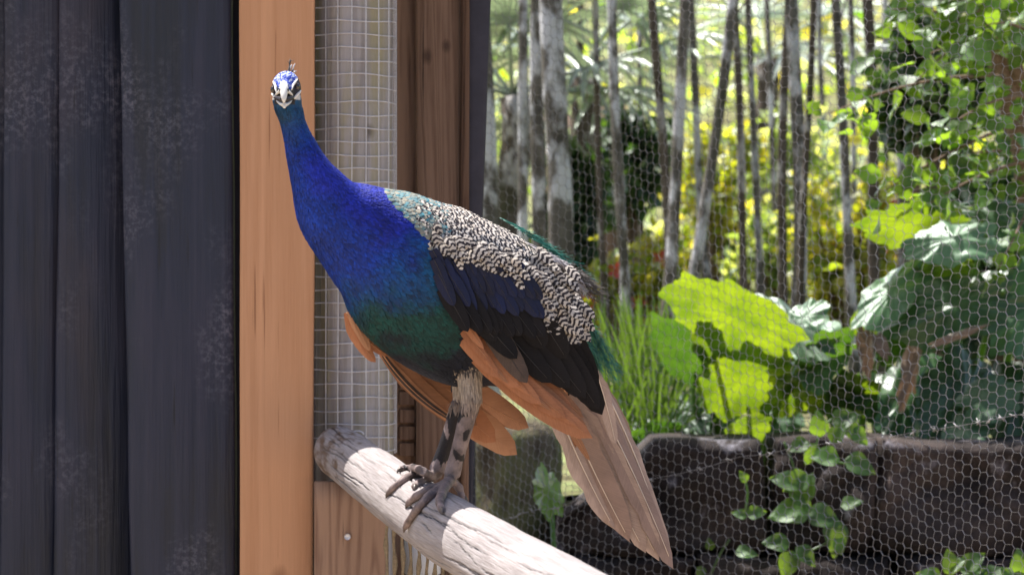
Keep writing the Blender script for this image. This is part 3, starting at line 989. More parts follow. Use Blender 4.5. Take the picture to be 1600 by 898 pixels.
# ---- contour feathers all over the body
tri_a, tri_c, tri_n = [], [], []
pc_ = np.zeros(len(body_me.polygons) * 3, np.float32); body_me.polygons.foreach_get('center', pc_); pc_ = pc_.reshape(-1, 3)
pn_ = np.zeros(len(body_me.polygons) * 3, np.float32); body_me.polygons.foreach_get('normal', pn_); pn_ = pn_.reshape(-1, 3)
cen3 = np.array([tuple(P(r[0], r[1], r[2])) for r in RR])
tan3 = np.gradient(cen3, axis=0); tan3 /= np.linalg.norm(tan3, axis=1)[:, None]
def flow(v):
    d = np.linalg.norm(cen3 - np.array(v), axis=1)
    w = np.exp(-(d / (d.min() + 0.02)) ** 2 * 2)
    t_ = (tan3 * w[:, None]).sum(0)
    return Vector(t_).normalized(), int(np.argmin(d))
neck = MB(); barred = MB(); scales = MB(); thigh = MB()
order = rng.permutation(len(pc_))
accept = {}
def thin(v, r):
    """poisson-like thinning on a hash grid"""
    key = (int(v[0] / r), int(v[1] / r), int(v[2] / r))
    if key in accept.setdefault(round(r, 4), set()): return False
    accept[round(r, 4)].add(key); return True
bf = []
for q in order:
    v, nrm = Vector(pc_[q]), Vector(pn_[q])
    px, py = proj(v)
    if py < 166: 
        if py < 139 and thin(v, 0.0026) and nrm.z > -0.1 and all(math.hypot((px - ex) * sg / 8.5, ((py - ey) + (px - ex) * sg * 0.5) / 13.5) > 1.05 for ex, ey, sg in ((428, 141, -1), (463.5, 137, 1))):
            dn = Vector((0, 1, 0.1)); tg = (dn - nrm * dn.dot(nrm)).normalized()
            c = Vector((0.010, 0.045, 0.42)) if random.random() < 0.6 else Vector((0.5, 0.56, 0.72))
            feather_geo(neck, v, v + tg * 0.002 + nrm * 0.0007, v + tg * 0.0042 + nrm * 0.0006, nrm, 0.0011, 4, 3, 0.6, 0.1, 0, 0, tuple(c))
        continue
    if py > 572 and 706 < px < 754 or py > 604:
        if py < 618 + 26 * random.random() and thin(v, 0.0042):
            dn = Vector((0.1, 0, -1)); tg = (dn - nrm * dn.dot(nrm)).normalized()
            c = Vector((0.05, 0.045, 0.045)).lerp(Vector((0.46, 0.37, 0.29)), sm(572, 590, py + random.uniform(-8, 8))).lerp(Vector((0.30, 0.22, 0.18)), sm(600, 645, py)) * random.uniform(0.7, 1.15)
            feather_geo(thigh, v, v + tg * 0.006 + nrm * 0.0015, v + tg * 0.013 + nrm * 0.0015, nrm, 0.0014, 4, 2.5, 0.6, 0.1, 0, 0, tuple(c))
        continue
    fl, idx = flow(v)
    if is_back(px, py) or (nrm.z > 0.45 and px > 640) or (px > 700 and nrm.y > 0.2):
        r = 0.0055 if px < 690 else (0.0098 if px < 780 else 0.0125)
        if thin(v, r): bf.append((v, nrm, fl, px, py))
    elif px > 678 + max(0, py - 405) * 0.27 and py > 405 and nrm.y < 0.2:
        continue
    else:
        r = 0.0021 if py < 200 else 0.0030 if py < 330 else (0.0042 if py < 430 else 0.0056)
        if not thin(v, r): continue
        jit = Vector((random.gauss(0, .12), random.gauss(0, .12), random.gauss(0, .12)))
        tg = fl + jit; tg = (tg - nrm * tg.dot(nrm)).normalized()
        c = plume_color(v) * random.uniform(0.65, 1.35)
        L = r * 2.9
        wv = r * 0.62
        feather_geo(neck, v - nrm * 0.0004, v + tg * L * 0.5 + nrm * (0.0006 + 0.08 * L), v + tg * L + nrm * (0.0004 + 0.10 * L), nrm, wv, 5, 3.0, 0.5, 0.12, 0, 0, tuple(c))
bf.sort(key=lambda e: -e[3])
for (v, nrm, fl, px, py) in bf:
    jit = Vector((random.gauss(0, .16), random.gauss(0, .16), random.gauss(0, .16)))
    tg = fl + jit
    if px > 780: tg += Vector((0, 0, -0.25))
    tg = (tg - nrm * tg.dot(nrm)).normalized()
    k = sm(620, 840, px)
    L = 0.012 + 0.022 * k + random.uniform(-.002, .003)
    Wd = 0.0042 + 0.0062 * k
    lift = 0.0015 + 0.10 * L
    fm = sm(625, 715, px + 16 * noise.noise(v * 40))
    if random.random() > fm:
        c = Vector((0.27, 0.235, 0.17)).lerp(Vector((0.02, 0.17, 0.22)), random.random() ** 1.6) * random.uniform(.8, 1.3)
        feather_geo(scales, v, v + tg * L * .5 + nrm * lift * .6, v + tg * L + nrm * lift, nrm, Wd * 1.05, 6, 3.5, 0.55, 0.16, 0, 0, tuple(c))
    else:
        c = CREAM.lerp(Vector((0.56, 0.51, 0.46)), random.random()) * random.uniform(.8, 1.12)
        feather_geo(barred, v, v + tg * L * .5 + nrm * lift * .6, v + tg * L + nrm * lift, nrm, Wd, 7, 3.5, 0.6, 0.18, 0.04, 0, tuple(c), random.random())
for nm, g, mt in (('neck_feathers', neck, M['plume']), ('barred_feathers', barred, M['f_barred']), ('scale_feathers', scales, M['f_scale']), ('thigh_down', thigh, M['plume'])):
    tag(g.build(nm, mt, bird), kind='stuff')

# ---- near wing: cinnamon primaries, black secondaries, navy coverts (back to front)
NW = (-0.25, -1, 0.25)
for (a, b, w, bd, mt, ya, yb) in (
        ((735, 500), (912, 652), 15, 0.02, 'f_rust', -0.050, -0.02),
        ((730, 505), (896, 640), 14, 0.02, 'f_orange', -0.054, -0.028),
        ((720, 500), (918, 668), 15, -0.02, 'f_rust', -0.059, -0.035),
        ((690, 470), (926, 684), 25, -0.085, 'f_orange', -0.070, -0.055),
        ((692, 470), (886, 654), 20, -0.055, 'f_orange', -0.078, -0.062),
        ((688, 462), (846, 632), 18, -0.045, 'f_orange', -0.084, -0.075),
        ((686, 460), (812, 606), 18, -0.035, 'f_orange', -0.09, -0.085),
        ((680, 455), (780, 590), 15, -0.04, 'f_orange', -0.095, -0.095),
        ((700, 480), (905, 668), 9, -0.07, 'f_orange', -0.074, -0.058),
        ((690, 470), (862, 642), 8, -0.05, 'f_rust', -0.080, -0.068),
        ((688, 462), (828, 618), 8, -0.04, 'f_orange', -0.086, -0.079),
        ((684, 458), (795, 600), 7, -0.035, 'f_rust', -0.0925, -0.089),
        ((678, 452), (772, 578), 6, -0.03, 'f_orange', -0.097, -0.1),
        ((676, 448), (766, 566), 9, -0.02, 'f_orange', -0.098, -0.106),
        ((680, 440), (756, 545), 8, 0.0, 'f_orange', -0.10, -0.114)):
    feather('primary_feather', a, b, w, M[mt], M['f_shafto'], ya, yb, bd, NW, asym=0.15, base_w=0.45)
for (a, b, w, bd, mt, ya, yb) in (
        ((820, 470), (941, 648), 26, 0.05, 'f_black', -0.040, 0.02),
        ((800, 462), (936, 640), 26, 0.03, 'f_black', -0.058, -0.005),
        ((785, 460), (915, 622), 26, 0.0, 'f_black', -0.075, -0.025),
        ((765, 462), (890, 606), 25, -0.02, 'f_black', -0.09, -0.045),
        ((750, 465), (862, 598), 23, -0.03, 'f_black', -0.103, -0.066),
        ((742, 470), (824, 598), 20, -0.02, 'f_umber', -0.112, -0.09),
        ((728, 466), (808, 560), 19, -0.03, 'f_black', -0.121, -0.102),
        ((708, 452), (776, 532), 17, -0.03, 'f_black', -0.13, -0.114),
        ((850, 480), (930, 610), 24, 0.06, 'f_black', -0.025, 0.03),
        ((790, 440), (850, 545), 24, 0.0, 'f_black', -0.112, -0.085),
        ((815, 450), (885, 560), 24, 0.0, 'f_black', -0.095, -0.055)):
    feather('secondary_feather', a, b, w, M[mt], M['f_shaftd'], ya, yb, bd, NW, base_w=0.6)
def covert_row(n, p0, p1, ln, ang0, ang1, w, mt, dep0, dep1, name='covert_feather'):
    for k in range(n):
        f = k / (n - 1)
        x, y = p0[0] + (p1[0] - p0[0]) * f, p0[1] + (p1[1] - p0[1]) * f + random.uniform(-3, 3)
        an = R(ang0 + (ang1 - ang0) * f + random.uniform(-4, 4))
        l_ = ln * random.uniform(0.88, 1.12)
        h, nn = onbody(x, y)
        Y0 = min(h.y - 0.004, dep0 + (dep1 - dep0) * f) - 0.0016 * (n - k) / n
        feather(name, (x, y), (x + l_ * math.cos(an), y + l_ * math.sin(an)), w, M[mt], M['f_shaftd'], Y0, Y0 + 0.006, 0.03, NW, base_w=0.8, roundt=3.0, srad=0.0006)
covert_row(9, (692, 448), (800, 470), 78, 58, 50, 15, 'f_black', -0.128, -0.105)
covert_row(10, (684, 424), (812, 446), 62, 62, 52, 12, 'f_navy', -0.134, -0.110)
covert_row(11, (678, 406), (816, 428), 50, 66, 54, 10, 'f_navy', -0.141, -0.115)
covert_row(11, (676, 392), (806, 410), 36, 66, 54, 9, 'f_navy', -0.146, -0.120)

# barred scapular fringe laid over the coverts
fr = MB()
def fringe(line, n, ln, depth, spread):
    xs_ = [p[0] for p in line]; ys_ = [p[1] for p in line]; ds = [p[2] for p in line]; an_ = [p[3] for p in line]
    for k in range(n):
        f = random.random() * (len(line) - 1)
        x = np.interp(f, range(len(line)), xs_) + random.gauss(0, spread); y = np.interp(f, range(len(line)), ys_) + random.gauss(0, spread)
        an = R(np.interp(f, range(len(line)), an_) + random.gauss(0, 12))
        Y0 = np.interp(f, range(len(line)), ds) + random.uniform(-.004, .004)
        h, nn = onbody(x, y)
        if h.y < Y0 and h.y > -0.2: Y0 = h.y - 0.004
        l_ = ln * random.uniform(.75, 1.2)
        p0 = P(x, y, Y0 + 0.004); p2 = P(x + l_ * math.cos(an), y + l_ * math.sin(an), Y0 - 0.002)
        nr = Vector((random.gauss(0, .2), -1, 0.5 + random.gauss(0, .15))).normalized()
        c = CREAM.lerp(Vector((0.56, 0.51, 0.46)), random.random()) * random.uniform(.8, 1.1)
        feather_geo(fr, p0, (p0 + p2) / 2 + nr * 0.003, p2, nr, ln * 0.27 * S(0), 7, 3.5, 0.6, 0.2, 0.04, 0, tuple(c), random.random())
fringe([(676, 372, -0.15, 50), (720, 385, -0.145, 50), (770, 396, -0.132, 48), (810, 420, -0.118, 50)], 90, 24, 0, 8)
fringe([(812, 420, -0.105, 50), (842, 455, -0.085, 52), (868, 490, -0.062, 50), (882, 505, -0.045, 52)], 130, 32, 0, 11)
fringe([(830, 405, -0.07, 48), (865, 440, -0.04, 52), (888, 475, -0.01, 58), (890, 500, 0.0, 62)], 130, 32, 0, 10)
tag(fr.build('scapular_feathers', M['f_barred'], bird), kind='stuff')

# ---- far wing, hanging below the belly and showing past the breast
FW = (0.15, -1, 0.1)
for (a, b, w, bd, mt, ya, yb) in (
        ((600, 545), (800, 662), 30, -0.02, 'f_rust', 0.135, 0.19),
        ((640, 560), (826, 668), 26, -0.02, 'f_rust', 0.13, 0.185),
        ((620, 555), (808, 710), 30, -0.03, 'f_pale', 0.125, 0.175),
        ((625, 550), (775, 690), 28, -0.04, 'f_orange', 0.118, 0.165),
        ((606, 545), (752, 640), 24, -0.03, 'f_rust', 0.110, 0.150),
        ((600, 542), (745, 664), 26, -0.05, 'f_rust', 0.104, 0.145),
        ((596, 545), (738, 672), 17, -0.09, 'f_rust', 0.098, 0.135),
        ((592, 543), (735, 673), 8, -0.13, 'f_pale', 0.092, 0.130),
        ((590, 541), (722, 664), 5, -0.14, 'f_umber', 0.088, 0.126)):
    feather('primary_feather', a, b, w, M[mt], M['f_shafto'], ya, yb, bd, FW, asym=-0.1, base_w=0.5)
feather('wrist_feather', (541, 488), (587, 566), 12, M['f_orange'], M['f_shafto'], -0.03, -0.03, -0.09, (0.2, -1, 0.3), roundt=3)
feather('wrist_feather', (545, 486), (578, 548), 9, M['f_pale'], M['f_shafto'], -0.035, -0.035, 0.02, (0.2, -1, 0.3), roundt=3)
feather('wrist_feather', (560, 520), (606, 556), 8, M['f_orange'], M['f_shafto'], -0.025, -0.02, -0.05, (0.2, -1, 0.3), roundt=3)

# ---- tail: grey-brown rectrices
for (a, b, w, bd, ya, yb) in (
        ((905, 560), (1003, 770), 19, 0.06, 0.215, 0.285),
        ((925, 570), (1048, 872), 16, 0.05, 0.205, 0.28),
        ((890, 570), (1020, 842), 22, 0.03, 0.198, 0.27),
        ((905, 575), (1052, 887), 20, 0.035, 0.190, 0.265),
        ((880, 575), (1030, 876), 22, 0.0, 0.183, 0.258),
        ((870, 580), (1008, 862), 23, -0.02, 0.176, 0.250),
        ((862, 585), (985, 846), 23, -0.03, 0.169, 0.242),
        ((852, 590), (960, 826), 22, -0.04, 0.160, 0.235)):
    feather('tail_feather', a, b, w, M['f_grey' if int(w + ya * 1000) % 3 else 'f_taupe'], M['f_shaft'], ya, yb, bd, (0.1 + random.gauss(0, .35), -1, 0.25), rag=0.4, roundt=5, srad=0.0016, asym=random.uniform(-.3, .3))
feather('tail_feather', (928, 570), (962, 695), 12, M['f_pale'] if False else M['f_grey'], M['f_shaft'], 0.14, 0.17, 0.03, (0.3, -1, 0.3))
for (a, b, w) in (((850, 600), (922, 720), 7), ((868, 600), (912, 672), 6), ((880, 600), (900, 700), 6)):
    feather('undertail_feather', a, b, w, M['f_rust'], M['f_shafto'], 0.10, 0.145, 0.0, (0.1, -1, 0.2))

# ---- wispy train remnants on the rump
def wisps(name, mat, n, starts, ends, Y0, Y1, barbs, bl):
    mb = MB()
    for k in range(n):
        f = random.random()
        a = Vector((np.interp(f, [0, 1], [starts[0][0], starts[1][0]]), np.interp(f, [0, 1], [starts[0][1], starts[1][1]])))
        b = Vector((np.interp(f, [0, 1], [ends[0][0], ends[1][0]]) + random.gauss(0, 5), np.interp(f, [0, 1], [ends[0][1], ends[1][1]]) + random.gauss(0, 5)))
        p0, p2 = P(a.x, a.y, Y0 + random.uniform(-.015, .015)), P(b.x, b.y, Y1 + random.uniform(-.02, .02))
        mid = (p0 + p2) / 2 + Vector((0.012, 0, 0.010))
        pts = bez(p0, mid, p2, 10)
        tube(mb, pts, [0.0007 - 0.00005 * i for i in range(10)], 4)
        for j in range(barbs):
            q = pts[min(9, 2 + int(random.random() * 8))]
            t_ = (p2 - p0).normalized()
            side = Vector((random.gauss(0, 1), random.gauss(0, .6), random.gauss(0, 1))).normalized()
            e = q + (t_ * 0.8 + side * 0.45) * bl * random.uniform(.5, 1.2)
            tube(mb, [q, (q + e) / 2 + t_ * 0.001, e], [0.00045, 0.0004, 0.00022], 3, cap=False)
    tag(mb.build(name, mat, bird), kind='stuff')
wisps('green_plumes', M['f_plume'], 36, ((890, 470), (908, 540)), ((964, 585), (925, 565)), 0.06, 0.10, 26, 0.019)
wisps('green_plumes', M['f_plume'], 16, ((780, 340), (860, 392)), ((872, 402), (912, 436)), 0.10, 0.13, 24, 0.016)
wisps('downy_plumes', M['f_down'], 34, ((815, 375), (868, 410)), ((895, 440), (918, 452)), 0.08, 0.12, 30, 0.015)
wisps('dusky_plumes', M['f_dusk'], 26, ((850, 400), (880, 425)), ((934, 458), (918, 452)), 0.10, 0.13, 26, 0.018)

# ---- head: beak, eyes, face stripes, crest
def horn(mb, pts, rad, n=12, flat=1.0):
    tube(mb, pts, rad, n)
mb = MB()
bp = crom([tuple(P(443.7, 127, -0.248)), tuple(P(443.7, 135, -0.268)), tuple(P(443.6, 146, -0.2815)), tuple(P(443.6, 155, -0.2875)), tuple(P(443.6, 161, -0.287))], 4)
n = len(bp)
tube(mb, [Vector(q) for q in bp], [0.0014, 0.0026, 0.004, 0.0054, 0.0064, 0.0068, 0.0066, 0.0062, 0.0056, 0.005, 0.0045, 0.004, 0.0034, 0.0028, 0.0022, 0.0016, 0.0009][:n], 16)
for sg in (-1, 1):                                   # cutting edges sweep back to the cheeks
    tube(mb, bez(P(443.7 + sg * 3, 141, -0.272), P(443.7 + sg * 8, 143, -0.270), P(443.7 + sg * 14, 150, -0.258), 7), [0.0036, 0.0034, 0.003, 0.0026, 0.0021, 0.0015, 0.0008], 10)
upper = mb.build('upper_beak', M['beak'], bird)
mb = MB()
for sg in (-1, 1):
    ellipsoid(mb, P(443.7 + sg * 6.2, 141, -0.2795), (0.0016, 0.0018, 0.0026), 8, 6)
mb.build('nostril', M['gape'], upper)
mb = MB()
for sg in (-1, 1):
    tube(mb, bez(P(444.2, 164, -0.279), P(443.9 + sg * 6, 164, -0.272), P(443.9 + sg * 12, 157, -0.258), 8), [0.0032, 0.003, 0.0027, 0.0024, 0.0021, 0.0018, 0.0014, 0.0008], 10)
tube(mb, bez(P(444, 160, -0.266), P(444.2, 165, -0.279), P(444.5, 169, -0.281), 6), [0.0045, 0.0045, 0.004, 0.0033, 0.0023, 0.001], 12)
mb.build('lower_beak', M['beak'], bird)
mb = MB()
for sg in (-1, 1):
    tube(mb, bez(P(443.8, 156, -0.277), P(443.8 + sg * 7, 154, -0.269), P(443.8 + sg * 15, 152.5, -0.257), 6), [0.0048, 0.0047, 0.0044, 0.0038, 0.003, 0.0015], 10)
mb.build('gape', M['gape'], bird)
for (ex, ey, sx_) in ((427.2, 140, -1), (464.2, 135.5, 1)):
    mb = MB(); ellipsoid(mb, P(ex, ey, -0.2405), (0.0044, 0.0056, 0.0058), 18, 12)
    mb.build('eye', M['eye'], bird)
for pts_, r in ((((424, 126.5, -0.236), (427.5, 131, -0.249), (433.5, 145, -0.260)), 0.0013), (((465.5, 123.5, -0.235), (461, 128, -0.249), (455.2, 141, -0.260)), 0.0013),
                (((423.2, 147, -0.232), (425.6, 152, -0.243), (430, 155, -0.252)), 0.0017), (((470.5, 142, -0.230), (468.6, 149, -0.243), (463, 154, -0.252)), 0.0017)):
    mb = MB()
    q = bez(*[P(*p) for p in pts_], 9)
    q2 = []
    for w_ in q:                                     # press the stripe onto the face
        h = bvh.find_nearest(w_)
        q2.append(h[0] + h[1] * 0.0008)
    tube(mb, q2, [r * (0.45 + 0.9 * math.sin(math.pi * (i + .6) / 9.6)) for i in range(9)], 8)
    mb.build('face_stripe', M['whiteskin'], bird)
for k, (x, y, bx, by) in enumerate(((450, 114, 454, 96), (452, 114, 456, 101), (454, 115, 461, 100), (455, 115, 459, 108), (449, 114, 453, 104), (457, 116, 461.5, 111), (453, 114, 453.5, 92))):
    mb = MB()
    a, b = P(x, y + 4, -0.215), P(bx, by, -0.205 + 0.003 * (k % 3))
    q = bez(a, (a + b) / 2 + Vector((-0.001, 0, 0.001)), b, 7)
    tube(mb, q, [0.0011, 0.001, 0.0009, 0.0008, 0.0009, 0.0014, 0.0004], 5)
    for j in range(5):
        e = q[5] + Vector((random.gauss(0, .002), random.gauss(0, .001), random.uniform(0, .004)))
        tube(mb, [q[4 + j % 2], e], [0.0005, 0.0002], 4)
    mb.build('crest_quill', (M['f_down'] if k % 3 else M['f_dusk']), bird)
for (a, b) in CLAWS:
    d = (b - a).normalized()
    mb = MB()
    tube(mb, bez(b - d * 0.004 + Vector((0, 0, 0.001)), b + d * 0.004, b + d * 0.006 + Vector((0, -0.001, -0.005)), 6), [0.0042, 0.0038, 0.0031, 0.0023, 0.0014, 0.0005], 8)
    mb.build('claw', M['claw'], bird)

# ================================================================== BEHIND THE FENCE
# ------------------------------------------------------------------ chicken-wire fence
FA, FB = P(728, 449, 2.35), P(1680, 449, 1.05)
fdir = Vector((FB.x - FA.x, FB.y - FA.y, 0)); FL = fdir.length; fdir.normalize()
fn = Vector((fdir.y, -fdir.x, 0))
fence = thing('wire_fence', (FA.x, FA.y, 0), 'tall chicken-wire fence of six-sided netting behind the peacock', 'fence')
def fpt(u, z):
    sag = 0.05 * noise.noise(Vector((u * 1.3, z * 1.3, 4)))
    du = 0.034 * noise.noise(Vector((u * 1.6, z * 1.6, 9)))
    dz = 0.034 * noise.noise(Vector((u * 1.6, z * 1.6, 14)))
    du += 0.007 * noise.noise(Vector((u * 11, z * 11, 30))); dz += 0.007 * noise.noise(Vector((u * 11, z * 11, 40)))
    return Vector((FA.x, FA.y, 0)) + fdir * (u + du) + fn * sag + Vector((0, 0, z + dz))
mb = MB()
CW, CH = 0.0265, 0.0235          # netting cell
rot = R(38)
ca_, sa_ = math.cos(rot), math.sin(rot)
def lat(i, j):
    """hexagon lattice turned on the bias: returns the hexagon's twisted edge and its two arms"""
    x = i * CW + (j % 2) * CW / 2; y = j * CH * 0.78
    return x, y
def rotp(x, y): return ca_ * x - sa_ * y, sa_ * x + ca_ * y
for i in range(-95, 190):
    for j in range(-140, 180):
        x, y = lat(i, j)
        hx, hy = rotp(x, y)
        hz = hy + 0.6
        if not (0.0 < hx < FL and 0.25 < hz < 2.75): continue
        tw = CH * 0.20
        e0, e1 = (x, y - tw), (x, y + tw)
        l_ = (x - CW / 2, y + CH * 0.78 - tw); r_ = (x + CW / 2, y + CH * 0.78 - tw)
        def W3(q):
            a, b = rotp(*q); return fpt(a, b + 0.6)
        tube(mb, [W3(e0), W3(e1)], 0.00078, 4, cap=False)
        for q in (l_, r_):
            a, b = W3(e1), W3(q)
            tube(mb, [a, (a + b) / 2 + fn * 0.001, b], 0.0005, 3, cap=False)
mb.build('netting', M['netting'], fence)
mb = MB()           # seam wire with bright twists
for k in range(60):
    f0, f1 = k / 60, (k + 1) / 60
    def sp(f): return fpt(0.03 + f * (FL - 0.06), P(0, 812 - 172 * f, FA.y + (FB.y - FA.y) * f).z)
    tube(mb, [sp(f0), sp(f1)], 0.00045, 4, cap=False)
    if random.random() < 0.5:
        c = sp(f0)
        for q in range(3):
            d = Vector((random.gauss(0, .006), random.gauss(0, .004), random.gauss(0, .006)))
            tube(mb, [c - d * .7, c + Vector((0, -0.003, 0)), c + d * .7], 0.0010, 4)
mb.build('seam_wire', M['netting'], fence)
for f in (0.0, 1.0):
    mb = MB(); a = FA + fdir * (FL * f) + Vector((0, 0.03, 0))
    tube(mb, [Vector((a.x, a.y, z)) for z in np.linspace(0, 2.8, 12)], 0.022, 14)
    mb.build('fence_post', M['slate'], fence)

# ------------------------------------------------------------------ rough stone retaining wall
rw = thing('stone_wall', (1.2, 2.8, 0), 'dark rough stone block wall behind the netting below the broad leaves', 'wall')
def stone(px0, px1, py0, py1, Y, dep, seed, cut=0.0):
    a, b = P(px0, py0, Y), P(px1, py1, Y)
    mb = MB()
    nu, nvv = 40, 24
    vs, fs = [], []
    x0, x1, z1, z0 = a.x, b.x, a.z, b.z
    for j in range(nvv + 1):
        for i in range(nu + 1):
            u, v = i / nu, j / nvv
            x = x0 + (x1 - x0) * u; z = z0 + (z1 - z0) * v
            e = min(min(u, 1 - u) * (x1 - x0), min(v, 1 - v) * (z1 - z0))
            rd = max(0, 1 - e / 0.03) ** 2 * 0.035
            nz = noise.fractal(Vector((x * 5, z * 5, seed)), 1, 2, 5)
            if cut and u < 0.5 and v > 0.45:
                z -= cut * (0.5 - u) * 2 * (v - 0.45) / 0.55
            x += 0.03 * noise.noise(Vector((z * 6, seed, 1)))
            z += 0.018 * noise.noise(Vector((x * 6, seed, 2)))
            vs.append((x, Y + rd - 0.06 * nz - 0.03 * abs(noise.noise(Vector((x * 14, z * 14, seed)))), z))
    n = len(vs)
    vs += [(x, Y + dep, z) for x, y, z in vs]
    w = nu + 1
    for j in range(nvv):
        for i in range(nu):
            q = j * w + i
            fs.append((q, q + 1, q + w + 1, q + w)); fs.append((n + q, n + q + w, n + q + w + 1, n + q + 1))
    for i in range(nu):
        fs.append((i + 1, i, n + i, n + i + 1)); q = nvv * w + i; fs.append((q, q + 1, n + q + 1, n + q))
    for j in range(nvv):
        q = j * w; fs.append((q, q + w, n + q + w, n + q)); q = j * w + nu; fs.append((q + w, q, n + q, n + q + w))
    mb.add(vs, fs)
    return mb.build('stone', M['stone'], rw)
rows_ = [(689, 868, [(868, 1196), (1204, 1362), (1368, 1640), (1648, 1900)], 2.62),
         (872, 1060, [(700, 1086), (1092, 1392), (1398, 1600), (1606, 1900)], 2.57),
         (1064, 1250, [(640, 960), (968, 1290), (1298, 1560), (1566, 1900)], 2.6), (1254, 1430, [(700, 1100), (1106, 1480), (1486, 1900)], 2.6)]
for (y0, y1, xs_, Y) in rows_:
    for k, (a, b) in enumerate(xs_):
        stone(a, b, y0 + (0 if k else 0), y1, Y + random.uniform(-.02, .02), 0.36, k * 7.3 + y0, 0.20 if (y0 == 689 and k == 0) else 0)

# ------------------------------------------------------------------ leaves
def heart_leaf_mesh(v, w, n, seed, lobes=9, ripple=0.07, cup=0.12, tear=0.0):
    """leaf from the origin along v, half width w, thickness direction n"""
    mb = MB()
    nr, ns = 9, 84
    vs, uv = [], []
    sz = (v.length + w.length) / 2
    for r in range(nr + 1):
        f = r / nr
        for k in range(ns):
            th = 2 * math.pi * k / ns
            rho = 1 + 0.06 * math.cos(lobes * th + seed) + 0.03 * math.cos(lobes * 2.3 * th + seed * 3) + 0.05 * noise.noise(Vector((math.cos(th) * 2, math.sin(th) * 2, seed)))
            rho *= 1 - 0.22 * math.exp(-((th - math.pi) / 0.32) ** 2)          # notch at the stalk
            rho *= 1 + 0.10 * math.exp(-(min(th, 2 * math.pi - th) / 0.25) ** 2)
            if tear: rho *= 1 - tear * max(0, noise.noise(Vector((th * 3.1, seed, 2))))
            a = 0.47 + 0.53 * f * rho * math.cos(th)
            b = f * rho * math.sin(th)
            h = cup * f * f * sz * 0.5 - ripple * sz * f ** 2 * math.sin(lobes * 0.55 * th + seed * 2) - 0.026 * sz * f * abs(math.sin(th * 8.5))
            h += 0.05 * sz * noise.noise(Vector((a * 3, b * 3, seed)))
            vs.append(v * a + w * b + n * h)
            uv.append((th / (2 * math.pi) * 3.14159, f))
    fs = []
    for r in range(nr):
        for k in range(ns):
            q = (r * ns + k, r * ns + (k + 1) % ns, (r + 1) * ns + (k + 1) % ns, (r + 1) * ns + k)
            fs.append(q)
    mb.add(vs, fs, uv)
    return mb
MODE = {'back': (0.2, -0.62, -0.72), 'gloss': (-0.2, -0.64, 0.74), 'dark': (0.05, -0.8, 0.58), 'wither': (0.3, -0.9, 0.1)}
def big_leaf(parent, base, tip, wpx, mode, Y, stalk=True, seed=None, tear=0.0, mat=None):
    seed = random.random() * 30 if seed is None else seed
    if base[0] < 1335 and base[0] > 900: Y = 2.9 + ((base[1] + tip[1]) / 2 - 470) / 200 * 0.42 + (0.16 if mode == 'gloss' else 0.22 if mode == 'dark' else 0)
    n = (Vector(MODE[mode]) + Vector((random.gauss(0, .22), random.gauss(0, .1), random.gauss(0, .16)))).normalized()
    b, t_ = P(base[0], base[1], Y), P(tip[0], tip[1], Y)
    d = t_ - b
    per = Vector((-d.z, 0, d.x)).normalized() * wpx * S(Y)
    def inplane(q): return q + Vector((0, -(n.x * q.x + n.z * q.z) / n.y, 0))
    v, w = inplane(d), inplane(per)
    # keep tilt depth within reason
    for q in (v, w):
        q.y = max(-0.22, min(0.22, q.y))
    n = v.cross(w).normalized()
    if n.y > 0: n = -n
    if mode == 'back': cup, rip = 0.14, 0.03
    else: cup, rip = -0.18, 0.05
    mb = heart_leaf_mesh(v, w, n, seed, random.choice((7, 9, 11)), rip, cup, tear)
    mb.v = [tuple(Vector(q) + b - v * 0.5 * 0 - Vector((0, v.y * 0.5, 0))) for q in mb.v]
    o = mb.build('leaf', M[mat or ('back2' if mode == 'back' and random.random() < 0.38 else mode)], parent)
    if stalk:
        st = MB()
        s0 = b + v * 0.12 - Vector((0, v.y * 0.5, 0)) - n * 0.004
        gz = ground_z(s0.x, max(s0.y + 0.3, 3.5))
        foot = Vector((s0.x + random.uniform(-.08, .08), max(3.5, s0.y + 0.3), gz - 0.03))
        tube(st, bez(s0, (s0 + foot) / 2 + Vector((0, 0.2, 0.10)), foot, 9), [0.006, 0.007, 0.008, 0.009, 0.010, 0.011, 0.012, 0.012, 0.013], 8)
        st.build('stalk', M['grass'], o)
    return o
plA = thing('broad_leaf_plant', P(1150, 700, 3.2), 'clump of broad yellow-green backlit leaves above the stone wall', 'plant')
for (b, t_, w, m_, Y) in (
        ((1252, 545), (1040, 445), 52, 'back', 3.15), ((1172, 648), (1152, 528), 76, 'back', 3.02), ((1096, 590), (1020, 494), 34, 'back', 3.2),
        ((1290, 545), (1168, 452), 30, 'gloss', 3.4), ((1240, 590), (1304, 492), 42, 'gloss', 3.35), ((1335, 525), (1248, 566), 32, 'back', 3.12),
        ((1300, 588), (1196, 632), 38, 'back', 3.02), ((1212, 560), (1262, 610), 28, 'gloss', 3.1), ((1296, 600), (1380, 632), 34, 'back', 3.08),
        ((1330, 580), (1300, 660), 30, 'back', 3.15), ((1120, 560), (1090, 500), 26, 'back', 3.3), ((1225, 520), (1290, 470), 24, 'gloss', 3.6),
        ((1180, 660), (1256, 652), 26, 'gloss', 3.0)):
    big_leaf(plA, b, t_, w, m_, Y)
plB = thing('broad_leaf_plant', P(1040, 690, 3.0), 'low pale waxy broad-leaf plant close above the left stone', 'plant')
